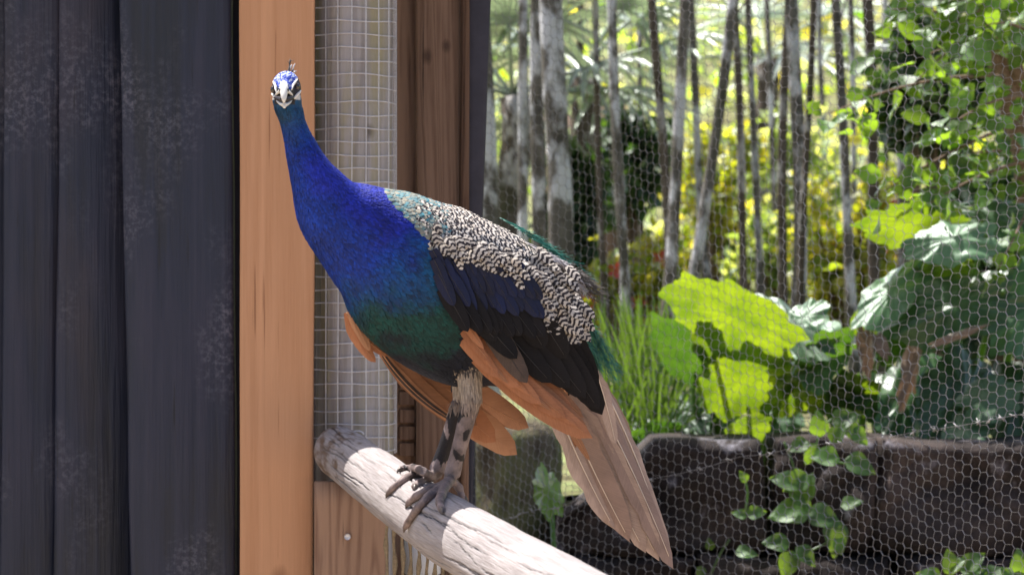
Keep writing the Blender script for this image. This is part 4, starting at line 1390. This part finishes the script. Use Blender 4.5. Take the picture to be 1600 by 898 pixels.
for (b, t_, w, m_, Y) in (
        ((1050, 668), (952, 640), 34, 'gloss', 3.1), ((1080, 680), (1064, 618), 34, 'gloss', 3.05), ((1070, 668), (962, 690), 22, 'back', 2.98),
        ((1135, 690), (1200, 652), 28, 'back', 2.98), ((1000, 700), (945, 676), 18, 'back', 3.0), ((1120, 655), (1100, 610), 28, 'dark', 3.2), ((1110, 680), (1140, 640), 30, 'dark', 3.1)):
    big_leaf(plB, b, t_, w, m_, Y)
plC = thing('broad_leaf_plant', P(1480, 700, 2.9), 'large dark broad-leaf plant with torn brown-edged leaves beside the tree', 'plant')
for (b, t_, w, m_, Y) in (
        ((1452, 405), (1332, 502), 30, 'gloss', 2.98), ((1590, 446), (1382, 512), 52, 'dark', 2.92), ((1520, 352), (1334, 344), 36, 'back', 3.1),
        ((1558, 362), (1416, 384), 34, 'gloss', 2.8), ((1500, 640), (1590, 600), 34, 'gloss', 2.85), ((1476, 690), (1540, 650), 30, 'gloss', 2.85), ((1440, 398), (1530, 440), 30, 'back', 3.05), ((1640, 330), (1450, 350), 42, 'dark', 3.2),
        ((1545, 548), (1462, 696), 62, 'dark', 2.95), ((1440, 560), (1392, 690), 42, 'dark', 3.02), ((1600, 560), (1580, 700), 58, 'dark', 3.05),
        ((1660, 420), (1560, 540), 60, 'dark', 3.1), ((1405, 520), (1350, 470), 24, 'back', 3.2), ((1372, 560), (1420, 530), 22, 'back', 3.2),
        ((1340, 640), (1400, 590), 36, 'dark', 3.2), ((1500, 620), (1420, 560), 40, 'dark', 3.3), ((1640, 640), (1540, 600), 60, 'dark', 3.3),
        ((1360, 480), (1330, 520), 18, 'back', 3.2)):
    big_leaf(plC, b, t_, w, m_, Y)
for (b, t_, w, Y) in (((1350, 500), (1362, 590), 13, 3.0), ((1436, 535), (1412, 640), 16, 3.0), ((1452, 540), (1545, 508), 7, 2.84), ((1372, 520), (1388, 560), 12, 2.9)):
    big_leaf(plC, b, t_, w, 'wither', Y, stalk=False, tear=0.5)
big = thing('broad_leaf_plant', P(855, 790, 2.9), 'single pale waxy leaf growing between the mossy stump and stones', 'plant')
big_leaf(big, (866, 800), (846, 728), 22, 'gloss', 2.5, stalk=False, mat='vine')
mb = MB(); s0, foot = P(862, 796, 2.5), P(872, 960, 2.5); foot.z = 0
tube(mb, bez(s0, (s0 + foot) / 2 + Vector((0.02, 0, 0)), foot, 8), 0.006, 7); mb.build('stalk', M['grass'], big)

# small leaf meshes shared by vines and shoots
def small_leaf_mesh(name, heart=True, lobed=False, seed=0):
    mb = MB()
    rows = 8
    vs, uv = [], []
    for i in range(rows + 1):
        t_ = i / rows
        w = (math.sin(math.pi * t_ ** 0.62) ** 0.85) * 0.40 if heart else math.sin(math.pi * t_) * 0.26
        if lobed: w *= 1 + 0.3 * math.sin(t_ * 17 + seed)
        w = max(w, 0.004)
        for u in (-1, -0.5, 0, 0.5, 1):
            vs.append((u * w, t_ - (0.06 * abs(u) if i == 0 else 0), 0.12 * abs(u) * w * 2 - 0.22 * t_ * t_ + 0.03 * math.sin(t_ * 9 + u * 3 + seed)))
            uv.append((u * 0.1, t_))
    fs = [(i * 5 + j, i * 5 + j + 1, i * 5 + j + 6, i * 5 + j + 5) for i in range(rows) for j in range(4)]
    mb.add(vs, fs, uv)
    return mb.mesh(name)
LEAFS = [small_leaf_mesh('vine_leaf', True, False, s) for s in (0, 2.1)] + [small_leaf_mesh('vine_leaf', False, False, 4), small_leaf_mesh('vine_leaf', True, True, 1)]
for me in LEAFS: me.materials.append(M['vine'])
def put_leaf(parent, p, size, direc, nrm, which=None):
    o = bpy.data.objects.new('leaf', random.choice(LEAFS) if which is None else LEAFS[which])
    COL.objects.link(o)
    y = Vector(direc).normalized(); z = Vector(nrm); z = (z - y * z.dot(y)).normalized(); x = y.cross(z)
    mt = Matrix((x, y, z)).transposed().to_4x4()
    mt = Matrix.Translation(Vector(p) - Vector(parent.location)) @ mt @ Matrix.Scale(size, 4)
    o.parent = parent
    o.matrix_basis = mt
    return o

# ------------------------------------------------------------------ tree at the right with hanging leafy sprays
tr = thing('leafy_tree', (P(1600, 449, 3.6).x + 0.15, 3.9, ground_z(1.4, 3.9)), 'leafy tree with twisted brown stems and hanging sprays at the right fence end', 'tree')
trunk = MB()
gz = ground_z(1.4, 3.9)
for (pts_, r0, r1) in (([(1640, 560, 3.9), (1618, 330, 3.85), (1592, 190, 3.7), (1560, 90, 3.6), (1530, -30, 3.5)], 0.05, 0.03),
                      ([(1625, 420, 3.9), (1600, 200, 3.75), (1588, 110, 3.6), (1548, 30, 3.5), (1500, -80, 3.4)], 0.03, 0.018),
                      ([(1650, 500, 3.95), (1630, 200, 3.9), (1640, 0, 3.8), (1600, -200, 3.6)], 0.04, 0.02)):
    q = [Vector(w) for w in crom([tuple(P(*p)) for p in pts_], 6)]
    q = [Vector((q[0].x, q[0].y, gz - 0.05))] + q
    tube(trunk, q, [r0 + (r1 - r0) * i / (len(q) - 1) for i in range(len(q))], 10, rfun=lambda i, a: 1 + 0.12 * math.sin(a * 3 + i))
trunk.build('trunk', M['stem'], tr)
cr = MB()
cn = 800
cp = np.stack([rng.uniform(0.75, 2.4, cn), rng.uniform(2.9, 4.6, cn), 2.40 + 0.8 * rng.random(cn) ** 1.3], 1)  # crown out of view, added overhead to shade the dark broad leaves
SHADE_CANOPY = (cr, cp)
rl = random.Random(21)
leafcount = 0
def spray(p0, p2, sagz, n, size, name='branch', jit=0.035, rad=0.006):
    mid = (p0 + p2) / 2 + Vector((0, 0, sagz))
    pts = bez(p0, mid, p2, 14)
    b_ = MB(); tube(b_, pts, [rad * (1 - 0.75 * i / 13) for i in range(14)], 6); b_.build(name, M['stem'], tr)
    for k in range(n):
        f = rl.random() ** 0.8
        p = pts[min(13, int(f * 13.99))] + Vector((rl.gauss(0, jit), rl.gauss(0, jit), rl.gauss(0, jit)))
        d = Vector((rl.gauss(0, .8), rl.gauss(0, .6), rl.gauss(-.45, .5)))
        nr = Vector((rl.gauss(0, .5), rl.gauss(-.25, .6), rl.gauss(0.35, .6)))
        put_leaf(tr, p, size * rl.uniform(.6, 1.25), d, nr)
for (a, b, sg, n, sz) in (
        ((1570, 120, 3.4), (1296, 178, 2.9), 0.06, 40, 0.060), ((1560, 60, 3.4), (1395, 15, 3.0), 0.05, 18, 0.085), ((1600, 60, 3.3), (1440, 90, 3.0), 0.04, 16, 0.075),
        ((1600, 190, 3.3), (1380, 300, 2.9), 0.03, 40, 0.058), ((1610, 250, 3.2), (1450, 320, 2.9), 0.03, 34, 0.055), ((1620, 150, 3.2), (1480, 200, 2.8), 0.05, 34, 0.055),
        ((1640, 80, 3.2), (1540, 40, 2.8), 0.06, 26, 0.07), ((1620, 300, 3.2), (1560, 420, 2.8), 0.0, 22, 0.05), ((1640, 230, 3.4), (1500, 240, 3.1), 0.0, 30, 0.06),
        ((1600, 0, 3.4), (1480, -20, 3.0), 0.0, 20, 0.08), ((1580, 20, 3.5), (1420, 140, 3.3), 0.05, 20, 0.055)):
    spray(P(*a), P(*b), sg, n, sz)

# ------------------------------------------------------------------ shoots hanging on the stones
sh_lab = ('heart-leaved shoot creeping down the stone wall face', 'young bright shoot sprouting from the top edge of the stone wall', 'small leafy sprig at the foot of the wall')
def shoot(stem, leaves_, label, Y):
    o = thing('creeper_shoot', P(stem[0][0], stem[0][1], Y), label, 'plant')
    mb = MB(); tube(mb, [Vector(q) for q in crom([tuple(P(a, b, Y)) for a, b in stem], 4)], 0.0028, 6); mb.build('stem', M['grass'], o)
    for (x, y, s_, ang) in leaves_:
        a = R(ang)
        put_leaf(o, P(x, y, Y - 0.015), s_ * S(Y), (math.cos(a), -0.2, -math.sin(a)), (random.gauss(0, .2), -0.8, 0.6 + random.gauss(0, .15)), random.choice((0, 1)))
    return o
shoot([(1225, 690), (1240, 730), (1250, 780), (1275, 800), (1300, 840), (1240, 870)],
      [(1250, 758, 50, 200), (1262, 742, 46, 150), (1235, 768, 40, 30), (1262, 798, 62, 178), (1262, 800, 56, 15), (1255, 780, 44, 285), (1300, 812, 60, 80), (1315, 790, 34, -20), (1306, 838, 30, 70), (1238, 862, 44, 110), (1245, 855, 40, 40), (1232, 850, 42, 190)],
      sh_lab[0], 2.52)
shoot([(1290, 700), (1296, 716), (1310, 722), (1330, 725)], [(1310, 716, 46, 190), (1322, 718, 50, 20), (1300, 690, 36, -60)], 'two-leaved pale shoot leaning off the middle stone', 2.52)
shoot([(1275, 700), (1282, 672), (1300, 655), (1318, 648)], [(1282, 680, 40, -100), (1300, 660, 46, -20), (1318, 650, 44, 60), (1276, 694, 36, 120), (1262, 690, 34, 160), (1330, 670, 36, 40)], sh_lab[1], 2.6)
shoot([(1110, 898), (1125, 865), (1140, 842)], [(1150, 862, 34, 0), (1112, 858, 20, 250), (1096, 884, 22, 100)], 'tiny sprig with narrow leaves on the lower left stone', 2.5)
shoot([(1165, 800), (1168, 770), (1164, 750)], [(1168, 802, 30, -10), (1166, 806, 24, 200), (1166, 752, 20, 240)], 'pale seedling rooted in the first block of the wall', 2.53)
mbx = [(1470 + 18 * k, 905 - (k % 3) * 9, 40, 200 + 60 * k) for k in range(9)]
shoot([(1460, 930), (1500, 900), (1560, 890), (1620, 885)], mbx + [(1480 + 22 * k, 890, 34, -40 + 35 * k) for k in range(7)], sh_lab[2], 2.4)

# ------------------------------------------------------------------ mossy stump left of the wall
mb = MB(); c = P(800, 449, 2.95)
tube(mb, [Vector((c.x + 0.01 * math.sin(k), c.y, z)) for k, z in enumerate(np.linspace(0, 1.13, 24))], [0.13 - 0.02 * k / 23 - (0.05 if k == 23 else 0) for k in range(24)], 40,
     rfun=lambda i, a: 1 + 0.10 * noise.noise(Vector((math.cos(a) * 3, math.sin(a) * 3, i * 0.1))) + 0.04 * math.sin(a * 7 + i * 0.2))
tag(mb.build('mossy_stump', M['moss']), 'mossy grey stump behind the netting beside the slate post', 'stump')

# ------------------------------------------------------------------ slender trunks
def crown_leaves(mb, c, rad, n, size, cols):
    c = np.array(c); 
    d = rng.normal(size=(n, 3)); d /= np.linalg.norm(d, axis=1)[:, None]
    p = c + d * (rng.random((n, 1)) ** 0.45) * np.array(rad)
    scatter(mb, p, size, cols)
def scatter(mb, p, size, cols, flat=0.0):
    """n two-face leaves, random poses"""
    n = len(p)
    y = rng.normal(size=(n, 3)) + np.array([0, 0, -0.35]); y /= np.linalg.norm(y, axis=1)[:, None]
    z = rng.normal(size=(n, 3)) + np.array([0, 0, 0.6 + flat]); z -= y * (z * y).sum(1)[:, None]; z /= np.linalg.norm(z, axis=1)[:, None]
    x = np.cross(y, z)
    s = (size * rng.uniform(0.6, 1.4, (n, 1)))
    tpl = [(0, 0, 0), (-0.3, 0.42, 0.06), (0, 0.5, -0.02), (0.3, 0.42, 0.06), (0, 1, -0.05)]
    V = np.stack([p + (x * a + y * b + z * c) * s for a, b, c in tpl], 1).reshape(-1, 3)
    cc = np.array(cols)[rng.integers(0, len(cols), n)] * rng.uniform(0.7, 1.3, (n, 1))
    o = len(mb.v)
    mb.v.extend(map(tuple, V.tolist()))
    mb.c.extend(map(tuple, np.repeat(cc, 5, 0).tolist()))
    mb.uv.extend([(0, 0)] * (5 * n))
    for k in range(n):
        q = o + 5 * k
        mb.f.append((q, q + 2, q + 1)); mb.f.append((q, q + 3, q + 2)); mb.f.append((q + 1, q + 2, q + 4)); mb.f.append((q + 2, q + 3, q + 4))
def finish_shade_canopy(): 
    scatter(SHADE_CANOPY[0], SHADE_CANOPY[1], 0.12, GL)
    tag(SHADE_CANOPY[0].build('crown', M['foliage'], tr), kind='stuff')
GL = [(0.10, 0.19, 0.035), (0.14, 0.22, 0.04), (0.07, 0.15, 0.03), (0.2, 0.26, 0.05)]
YL = [(0.26, 0.30, 0.045), (0.32, 0.32, 0.06), (0.18, 0.25, 0.04), (0.40, 0.36, 0.10)]
PL = [(0.26, 0.33, 0.19), (0.34, 0.40, 0.27), (0.18, 0.26, 0.12), (0.42, 0.46, 0.36)]
SHADE_L = [(0.03, 0.07, 0.025), (0.045, 0.09, 0.03), (0.02, 0.05, 0.02)]  # shade put into the leaf colour, for shrubs in the dark pockets
finish_shade_canopy()
TR = [  # (px top, px bottom, width px, depth Y, kind)
    (752, 762, 30, 4.6, 'bark'), (812, 822, 15, 5.5, 'bark'), (868, 876, 37, 4.9, 'bark'), (838, 842, 22, 5.2, 'bark'), (934, 950, 10, 6.5, 'barkdark'), (953, 979, 15, 5.6, 'bark'),
    (1021, 1041, 14, 6.2, 'barkdark'), (1070, 1042, 18, 5.9, 'bark'), (1076, 1112, 12, 7.0, 'bark'), (1142, 1076, 17, 5.7, 'bark'), (1142, 1168, 12, 6.4, 'barkdark'),
    (1168, 1190, 11, 7.2, 'bark'), (1228, 1220, 14, 6.0, 'barkdark'), (1241, 1241, 21, 5.6, 'bark'), (1263, 1257, 11, 5.3, 'barkdark'), (1301, 1333, 15, 6.1, 'bark'),
    (1331, 1337, 9, 7.4, 'bark'), (1352, 1369, 17, 5.5, 'barkdark'), (1408, 1413, 21, 6.3, 'bark'), (1450, 1462, 16, 7.0, 'bark'), (1500, 1495, 18, 7.3, 'barkdark'),
    (905, 912, 11, 8.2, 'barkdark'), (995, 1002, 9, 9.0, 'bark'), (1200, 1208, 9, 9.2, 'bark'), (1285, 1292, 9, 9.6, 'bark'), (1560, 1572, 15, 8.0, 'bark'), (1385, 1390, 10, 9.0, 'bark')]
for k, (xt, xb, w, Y, kd) in enumerate(TR):
    fat = w >= 30
    lab = {762: 'thick pale grey trunk close behind the slate post', 876: 'thickest lichen-blotched trunk rising behind the peacock back', 1076: 'pale slanting trunk leaning across its upright neighbours',
           1241: 'broad pale trunk standing between two dark thin trunks', 822: 'slim bluish-pale trunk between the thick grey trunk and its lichened neighbours', 842: 'mid-sized pale trunk pressed against the thickest lichen-blotched trunk',
           950: 'thin dark brown trunk beside the thatched hut', 979: 'slim pale trunk rising through the red-flowered shrub', 1041: 'dark trunk meeting a pale trunk at the red-flowered shrub',
           1042: 'pale trunk leaning inward to meet a dark trunk at its foot', 1112: 'thin pale trunk crossing behind the slanting trunk', 1168: 'dark thin trunk next to the slanting trunk top',
           1220: 'dark thin trunk hugging the broad pale trunk on the slanting trunk side', 1257: 'dark thin trunk hugging the broad pale trunk on the golden shrub side', 1333: 'leaning pale trunk in front of the golden-leaved shrub',
           1369: 'dark upright trunk in front of the golden-leaved shrub', 1413: 'stout pale trunk beside the hanging leafy sprays', 1495: 'dark trunk hidden behind the hanging leafy sprays'}.get(xb)
    lab = lab or ('slender pale lichen-spotted trunk in the grove behind the fence' if kd == 'bark' else 'slender dark brown trunk in the grove behind the fence')
    base = P(xb, 470, Y); gz = ground_z(base.x, Y)
    root = thing('slender_tree', (base.x, Y, gz), lab, 'tree', 'slender trees of the grove')
    top = P(xt, 0, Y)
    H = random.uniform(4.8, 6.2)
    pts, rad = [], []
    r0 = w / 2 * S(Y)
    sd_ = random.random() * 60
    for i in range(36):
        z = gz - 0.08 + (H) * i / 35
        f = (z - base.z) / (top.z - base.z)
        x = base.x + (top.x - base.x) * f
        wob = 0.024 * noise.noise(Vector((z * 0.9, sd_, 0))) * 1.6
        pts.append(Vector((x + wob, Y + 0.04 * noise.noise(Vector((z * .8, sd_, 5))), z)))
        rad.append(r0 * (1.08 - 0.35 * i / 35) * (1 + 0.07 * noise.noise(Vector((z * 9, sd_, 8)))) + (0.012 * max(0, 1 - i / 3)))
    mb = MB(); tube(mb, pts, rad, 12, rfun=lambda i, a: 1 + 0.09 * noise.noise(Vector((math.cos(a) * 2, math.sin(a) * 2, i * 0.9 + sd_))))
    tk = mb.build('trunk', M[kd], root)
    # a few short snapped twigs and limbs high up
    for q in range(3):
        i = random.randint(9, 30); a = random.random() * 6.28
        e = pts[i] + Vector((math.cos(a) * random.uniform(.08, .3), math.sin(a) * .2, random.uniform(.1, .3)))
        b_ = MB(); tube(b_, bez(pts[i], (pts[i] + e) / 2 + Vector((0, 0, -.03)), e, 6), [r0 * .35, r0 * .3, r0 * .25, r0 * .2, r0 * .15, r0 * .08], 6); b_.build('limb', M[kd], tk)
    cr = MB()
    tp = pts[-1]
    for q in range(4):
        e = tp + Vector((random.gauss(0, .35), random.gauss(0, .35), random.uniform(-.5, .3)))
        crown_leaves(cr, e, (0.5, 0.5, 0.35), 22, 0.08, GL)
    tag(cr.build('crown', M['foliage'], root), kind='stuff')

# ------------------------------------------------------------------ shrubs of the undergrowth
def shrub(name, px, py, Y, rx, rz, n, size, cols, label, flowers=0, group=None, cat='shrub'):
    c = P(px, py, Y)
    gz = ground_z(c.x, Y)
    o = thing(name, (c.x, Y, gz), label, cat, group)
    s = S(Y)
    mb = MB()
    hx, hz = rx * s, rz * s
    m = max(8, n // 55)
    cl = rng.normal(size=(m, 3)); cl /= np.linalg.norm(cl, axis=1)[:, None]
    cl = np.array(tuple(c)) + cl * (rng.random((m, 1)) ** 0.5) * np.array([hx, hx * 0.7, hz])
    pp = cl[rng.integers(0, m, n)] + rng.normal(size=(n, 3)) * np.array([hx, hx, hz]) * 0.17
    pp[:, 2] = np.maximum(pp[:, 2], gz + 0.02)
    scatter(mb, pp, size, cols)
    tag(mb.build('foliage', M['foliage'], o), kind='stuff')
    st = MB()
    for k in range(min(m, 14)):
        e = Vector(cl[k])
        tube(st, bez(Vector((c.x + random.gauss(0, .04), Y + random.gauss(0, .04), gz - 0.03)), Vector((c.x, Y, gz)) * 0.4 + e * 0.6 - Vector((0, 0, -.05)), e, 7), [0.011, 0.01, 0.009, 0.008, 0.006, 0.005, 0.003], 5)
    st.build('stems', M['stem'], o)
    for k in range(flowers):
        q = pp[rng.integers(0, n)]
        fm = MB()
        for a in range(5):
            an = a * 1.2566
            fm.add([q, q + np.array([math.cos(an - .5) * .022, -.012, math.sin(an - .5) * .022]), q + np.array([math.cos(an) * .034, -.018, math.sin(an) * .034]), q + np.array([math.cos(an + .5) * .022, -.012, math.sin(an + .5) * .022])], [(0, 1, 2, 3)])
        fm.build('flower', M['petal'], o)
    return o
SHR = [
    ('shrub', 985, 440, 6.6, 70, 90, 1500, 0.055, YL, 'red-flowered yellow-green shrub between the slim trunks', 9),
    ('shrub', 1320, 370, 7.2, 80, 150, 2300, 0.06, YL, 'tall golden-leaved shrub seen between the right-hand trunks', 5),
    ('shrub', 1120, 300, 8.4, 70, 110, 1400, 0.065, YL, 'loose lime-green shrub behind the slanting trunk', 0),
    ('shrub', 1190, 420, 7.8, 70, 90, 1300, 0.06, PL, 'pale silvery shrub low among the slim trunks', 0),
    ('shrub', 1400, 420, 7.6, 60, 100, 1300, 0.055, YL, 'yellowish shrub beside the broad dark leaves', 4),
    ('shrub', 900, 330, 6.9, 50, 120, 1500, 0.06, SHADE_L, 'shade-darkened green shrub behind the thickest lichen-blotched trunk', 0),
    ('shrub', 975, 260, 7.8, 60, 90, 1100, 0.08, SHADE_L, 'shadowy green shrub beyond the slim trunks near the palm', 0),
    ('shrub', 790, 420, 7.0, 50, 100, 900, 0.06, GL, 'green shrub beside the thick pale grey trunk', 0),
    ('shrub', 1450, 130, 4.9, 95, 110, 1700, 0.07, SHADE_L, 'dense dark shrub in shade behind the hanging sprays', 0),
    ('shrub', 1570, 420, 4.6, 90, 160, 1900, 0.075, SHADE_L, 'dense dark shrub behind the large torn-leaved plant', 0),
    ('shrub', 1060, 430, 9.0, 90, 80, 1300, 0.06, YL, 'far yellow-green shrub glimpsed between the forked trunks', 3),
    ('shrub', 1240, 300, 9.4, 70, 160, 1500, 0.07, PL, 'far pale shrub behind the broad pale trunk', 0)]
for a in SHR: shrub(a[0], *a[1:6], int(a[6] * (1.0 if a[8] is SHADE_L else 0.6)), *a[7:9], a[9], a[10], 'undergrowth shrubs')

# strap-leaved tuft
o = thing('strap_leaf_tuft', P(1000, 690, 3.5), 'fine strap-leaved green tuft right of the peacock tail', 'plant')
o.location.z = ground_z(o.location.x, 3.5)
mb = MB()
for k in range(330):
    b = P(random.gauss(1005, 30), 690, 3.5 + random.uniform(-.12, .2)); b.z = ground_z(b.x, b.y) - 0.01
    an = random.gauss(0, 0.55)
    L = random.uniform(0.25, 0.52)
    t_ = b + Vector((math.sin(an) * L * 0.75, random.gauss(0, .1), math.cos(an) * L))
    feather_geo(mb, b, b + (t_ - b) * 0.5 + Vector((0, 0, L * .18)), t_, Vector((random.gauss(0, .6), -1, .2)).normalized(), 0.0042, 7, 2.0, 0.7, 0.2, 0)
tag(mb.build('blades', M['grass'], o), kind='stuff')

# ------------------------------------------------------------------ fan palms
def fan_palm(px, py, Y, R_, label, fr_n=8):
    c = P(px, py, Y); gz = ground_z(c.x, Y)
    o = thing('fan_palm', (c.x, Y, gz), label, 'palm', 'fan palms in the grove')
    mb = MB(); tube(mb, [Vector((c.x + 0.02 * math.sin(k), Y, gz + (c.z - gz) * k / 9)) for k in range(10)], 0.055, 12, rfun=lambda i, a: 1 + 0.15 * math.sin(i * 9 + a * 3)); mb.build('trunk', M['barkdark'], o)
    for k in range(fr_n):
        a = 2 * math.pi * k / fr_n + random.uniform(-.2, .2)
        el = random.uniform(-0.25, 0.9)
        d = Vector((math.cos(a) * math.cos(el), math.sin(a) * math.cos(el) * .8, math.sin(el))).normalized()
        hub = c + d * R_ * 0.75
        up = Vector((0, 0, 1)); sd_ = d.cross(up).normalized()
        nn = sd_.cross(d).normalized()
        mb = MB()
        tube(mb, bez(c, (c + hub) / 2 + Vector((0, 0, .04)), hub, 6), 0.008, 6)
        for q in range(17):
            an = (q - 8) / 8 * 1.75
            dr = (d * math.cos(an) + sd_ * math.sin(an)).normalized()
            L = R_ * (0.95 - 0.25 * abs(an) / 1.75)
            feather_geo(mb, hub, hub + dr * L * .55 + nn * 0.03, hub + dr * L - Vector((0, 0, .10 * random.uniform(.4, 1.6))), (nn + dr.cross(nn) * random.gauss(0, .25)).normalized(), 0.017, 6, 1.8, 0.4, -0.5, 0)
        mb.build('frond', M['palm'], o)
M['palm'] = m_leaf('palm_frond', (0.30, 0.35, 0.28), (0.26, 0.34, 0.16), 0.3, 0.3)
fan_palm(800, 150, 6.6, 0.40, 'silvery fan palm spreading beside the thick pale grey trunk')
fan_palm(908, 120, 7.2, 0.42, 'grey-green fan palm with drooping fronds behind the thickest trunk', 9)
fan_palm(1195, 90, 11.0, 0.6, 'distant fan palm behind the broad pale trunk', 8)

# dark thatched hut glimpsed behind the palms
hut = thing('thatched_hut', P(925, 300, 10.5), 'dark thatched hut half hidden behind the grey-green palm', 'hut')
hc = P(925, 240, 10.5); gz = ground_z(hc.x, 10.5); hut.location = (hc.x, 10.5, gz)
mb = MB(); box(mb, hc.x - 0.22, hc.x + 0.22, 10.35, 10.9, gz - 0.05, hc.z, bev=0.01); mb.build('wall', M['brown'], hut, smooth=False)
mb = MB()
apex = Vector((hc.x, 10.62, hc.z + 0.38))
n = 28
ring = [Vector((hc.x + 0.42 * math.cos(2 * math.pi * k / n), 10.62 + 0.42 * math.sin(2 * math.pi * k / n), hc.z - 0.06 + 0.03 * (k % 2))) for k in range(n)]
ring2 = [apex.lerp(q, 0.55) + Vector((0, 0, 0.03)) for q in ring]
mb.add([apex] + ring2 + ring, [(0, 1 + k, 1 + (k + 1) % n) for k in range(n)] + [(1 + k, 1 + n + k, 1 + n + (k + 1) % n, 1 + (k + 1) % n) for k in range(n)])
mb.build('thatch_roof', M['stem'], hut)

# ------------------------------------------------------------------ far woodland: reads as one mass
mb = MB()
NF = 26000
yy = rng.uniform(12.0, 24.0, NF)
xx = rng.uniform(-0.42, 0.52, NF) * (yy + 5)
gzz = np.array([ground_z(float(a), float(b)) for a, b in zip(xx, yy)])
hh = rng.random(NF) ** 1.25 * (0.9 + (yy - 10) * 0.26)
pp = np.stack([xx, yy, gzz + hh], 1)
# clump: keep where a 3-D noise is high so gaps stay open
kp = np.array([noise.noise(Vector(q) * 0.75) + 0.5 * noise.noise(Vector(q) * 2.1) > 0.02 for q in pp])
pp = pp[kp]
hue = np.array([noise.noise(Vector(q) * 0.5 + Vector((30, 0, 0))) for q in pp])
for lo, hi, cs in ((-9, 0.02, PL), (0.02, 0.12, GL), (0.12, 9, YL)):
    sel = (hue >= lo) & (hue < hi)
    scatter(mb, pp[sel], 0.14, [tuple(min(0.75, x * 1.35) for x in c) for c in cs])
tag(mb.build('woodland_foliage', M['foliage']), 'sunlit mass of far woodland foliage behind the grove', 'woodland', kind='stuff')
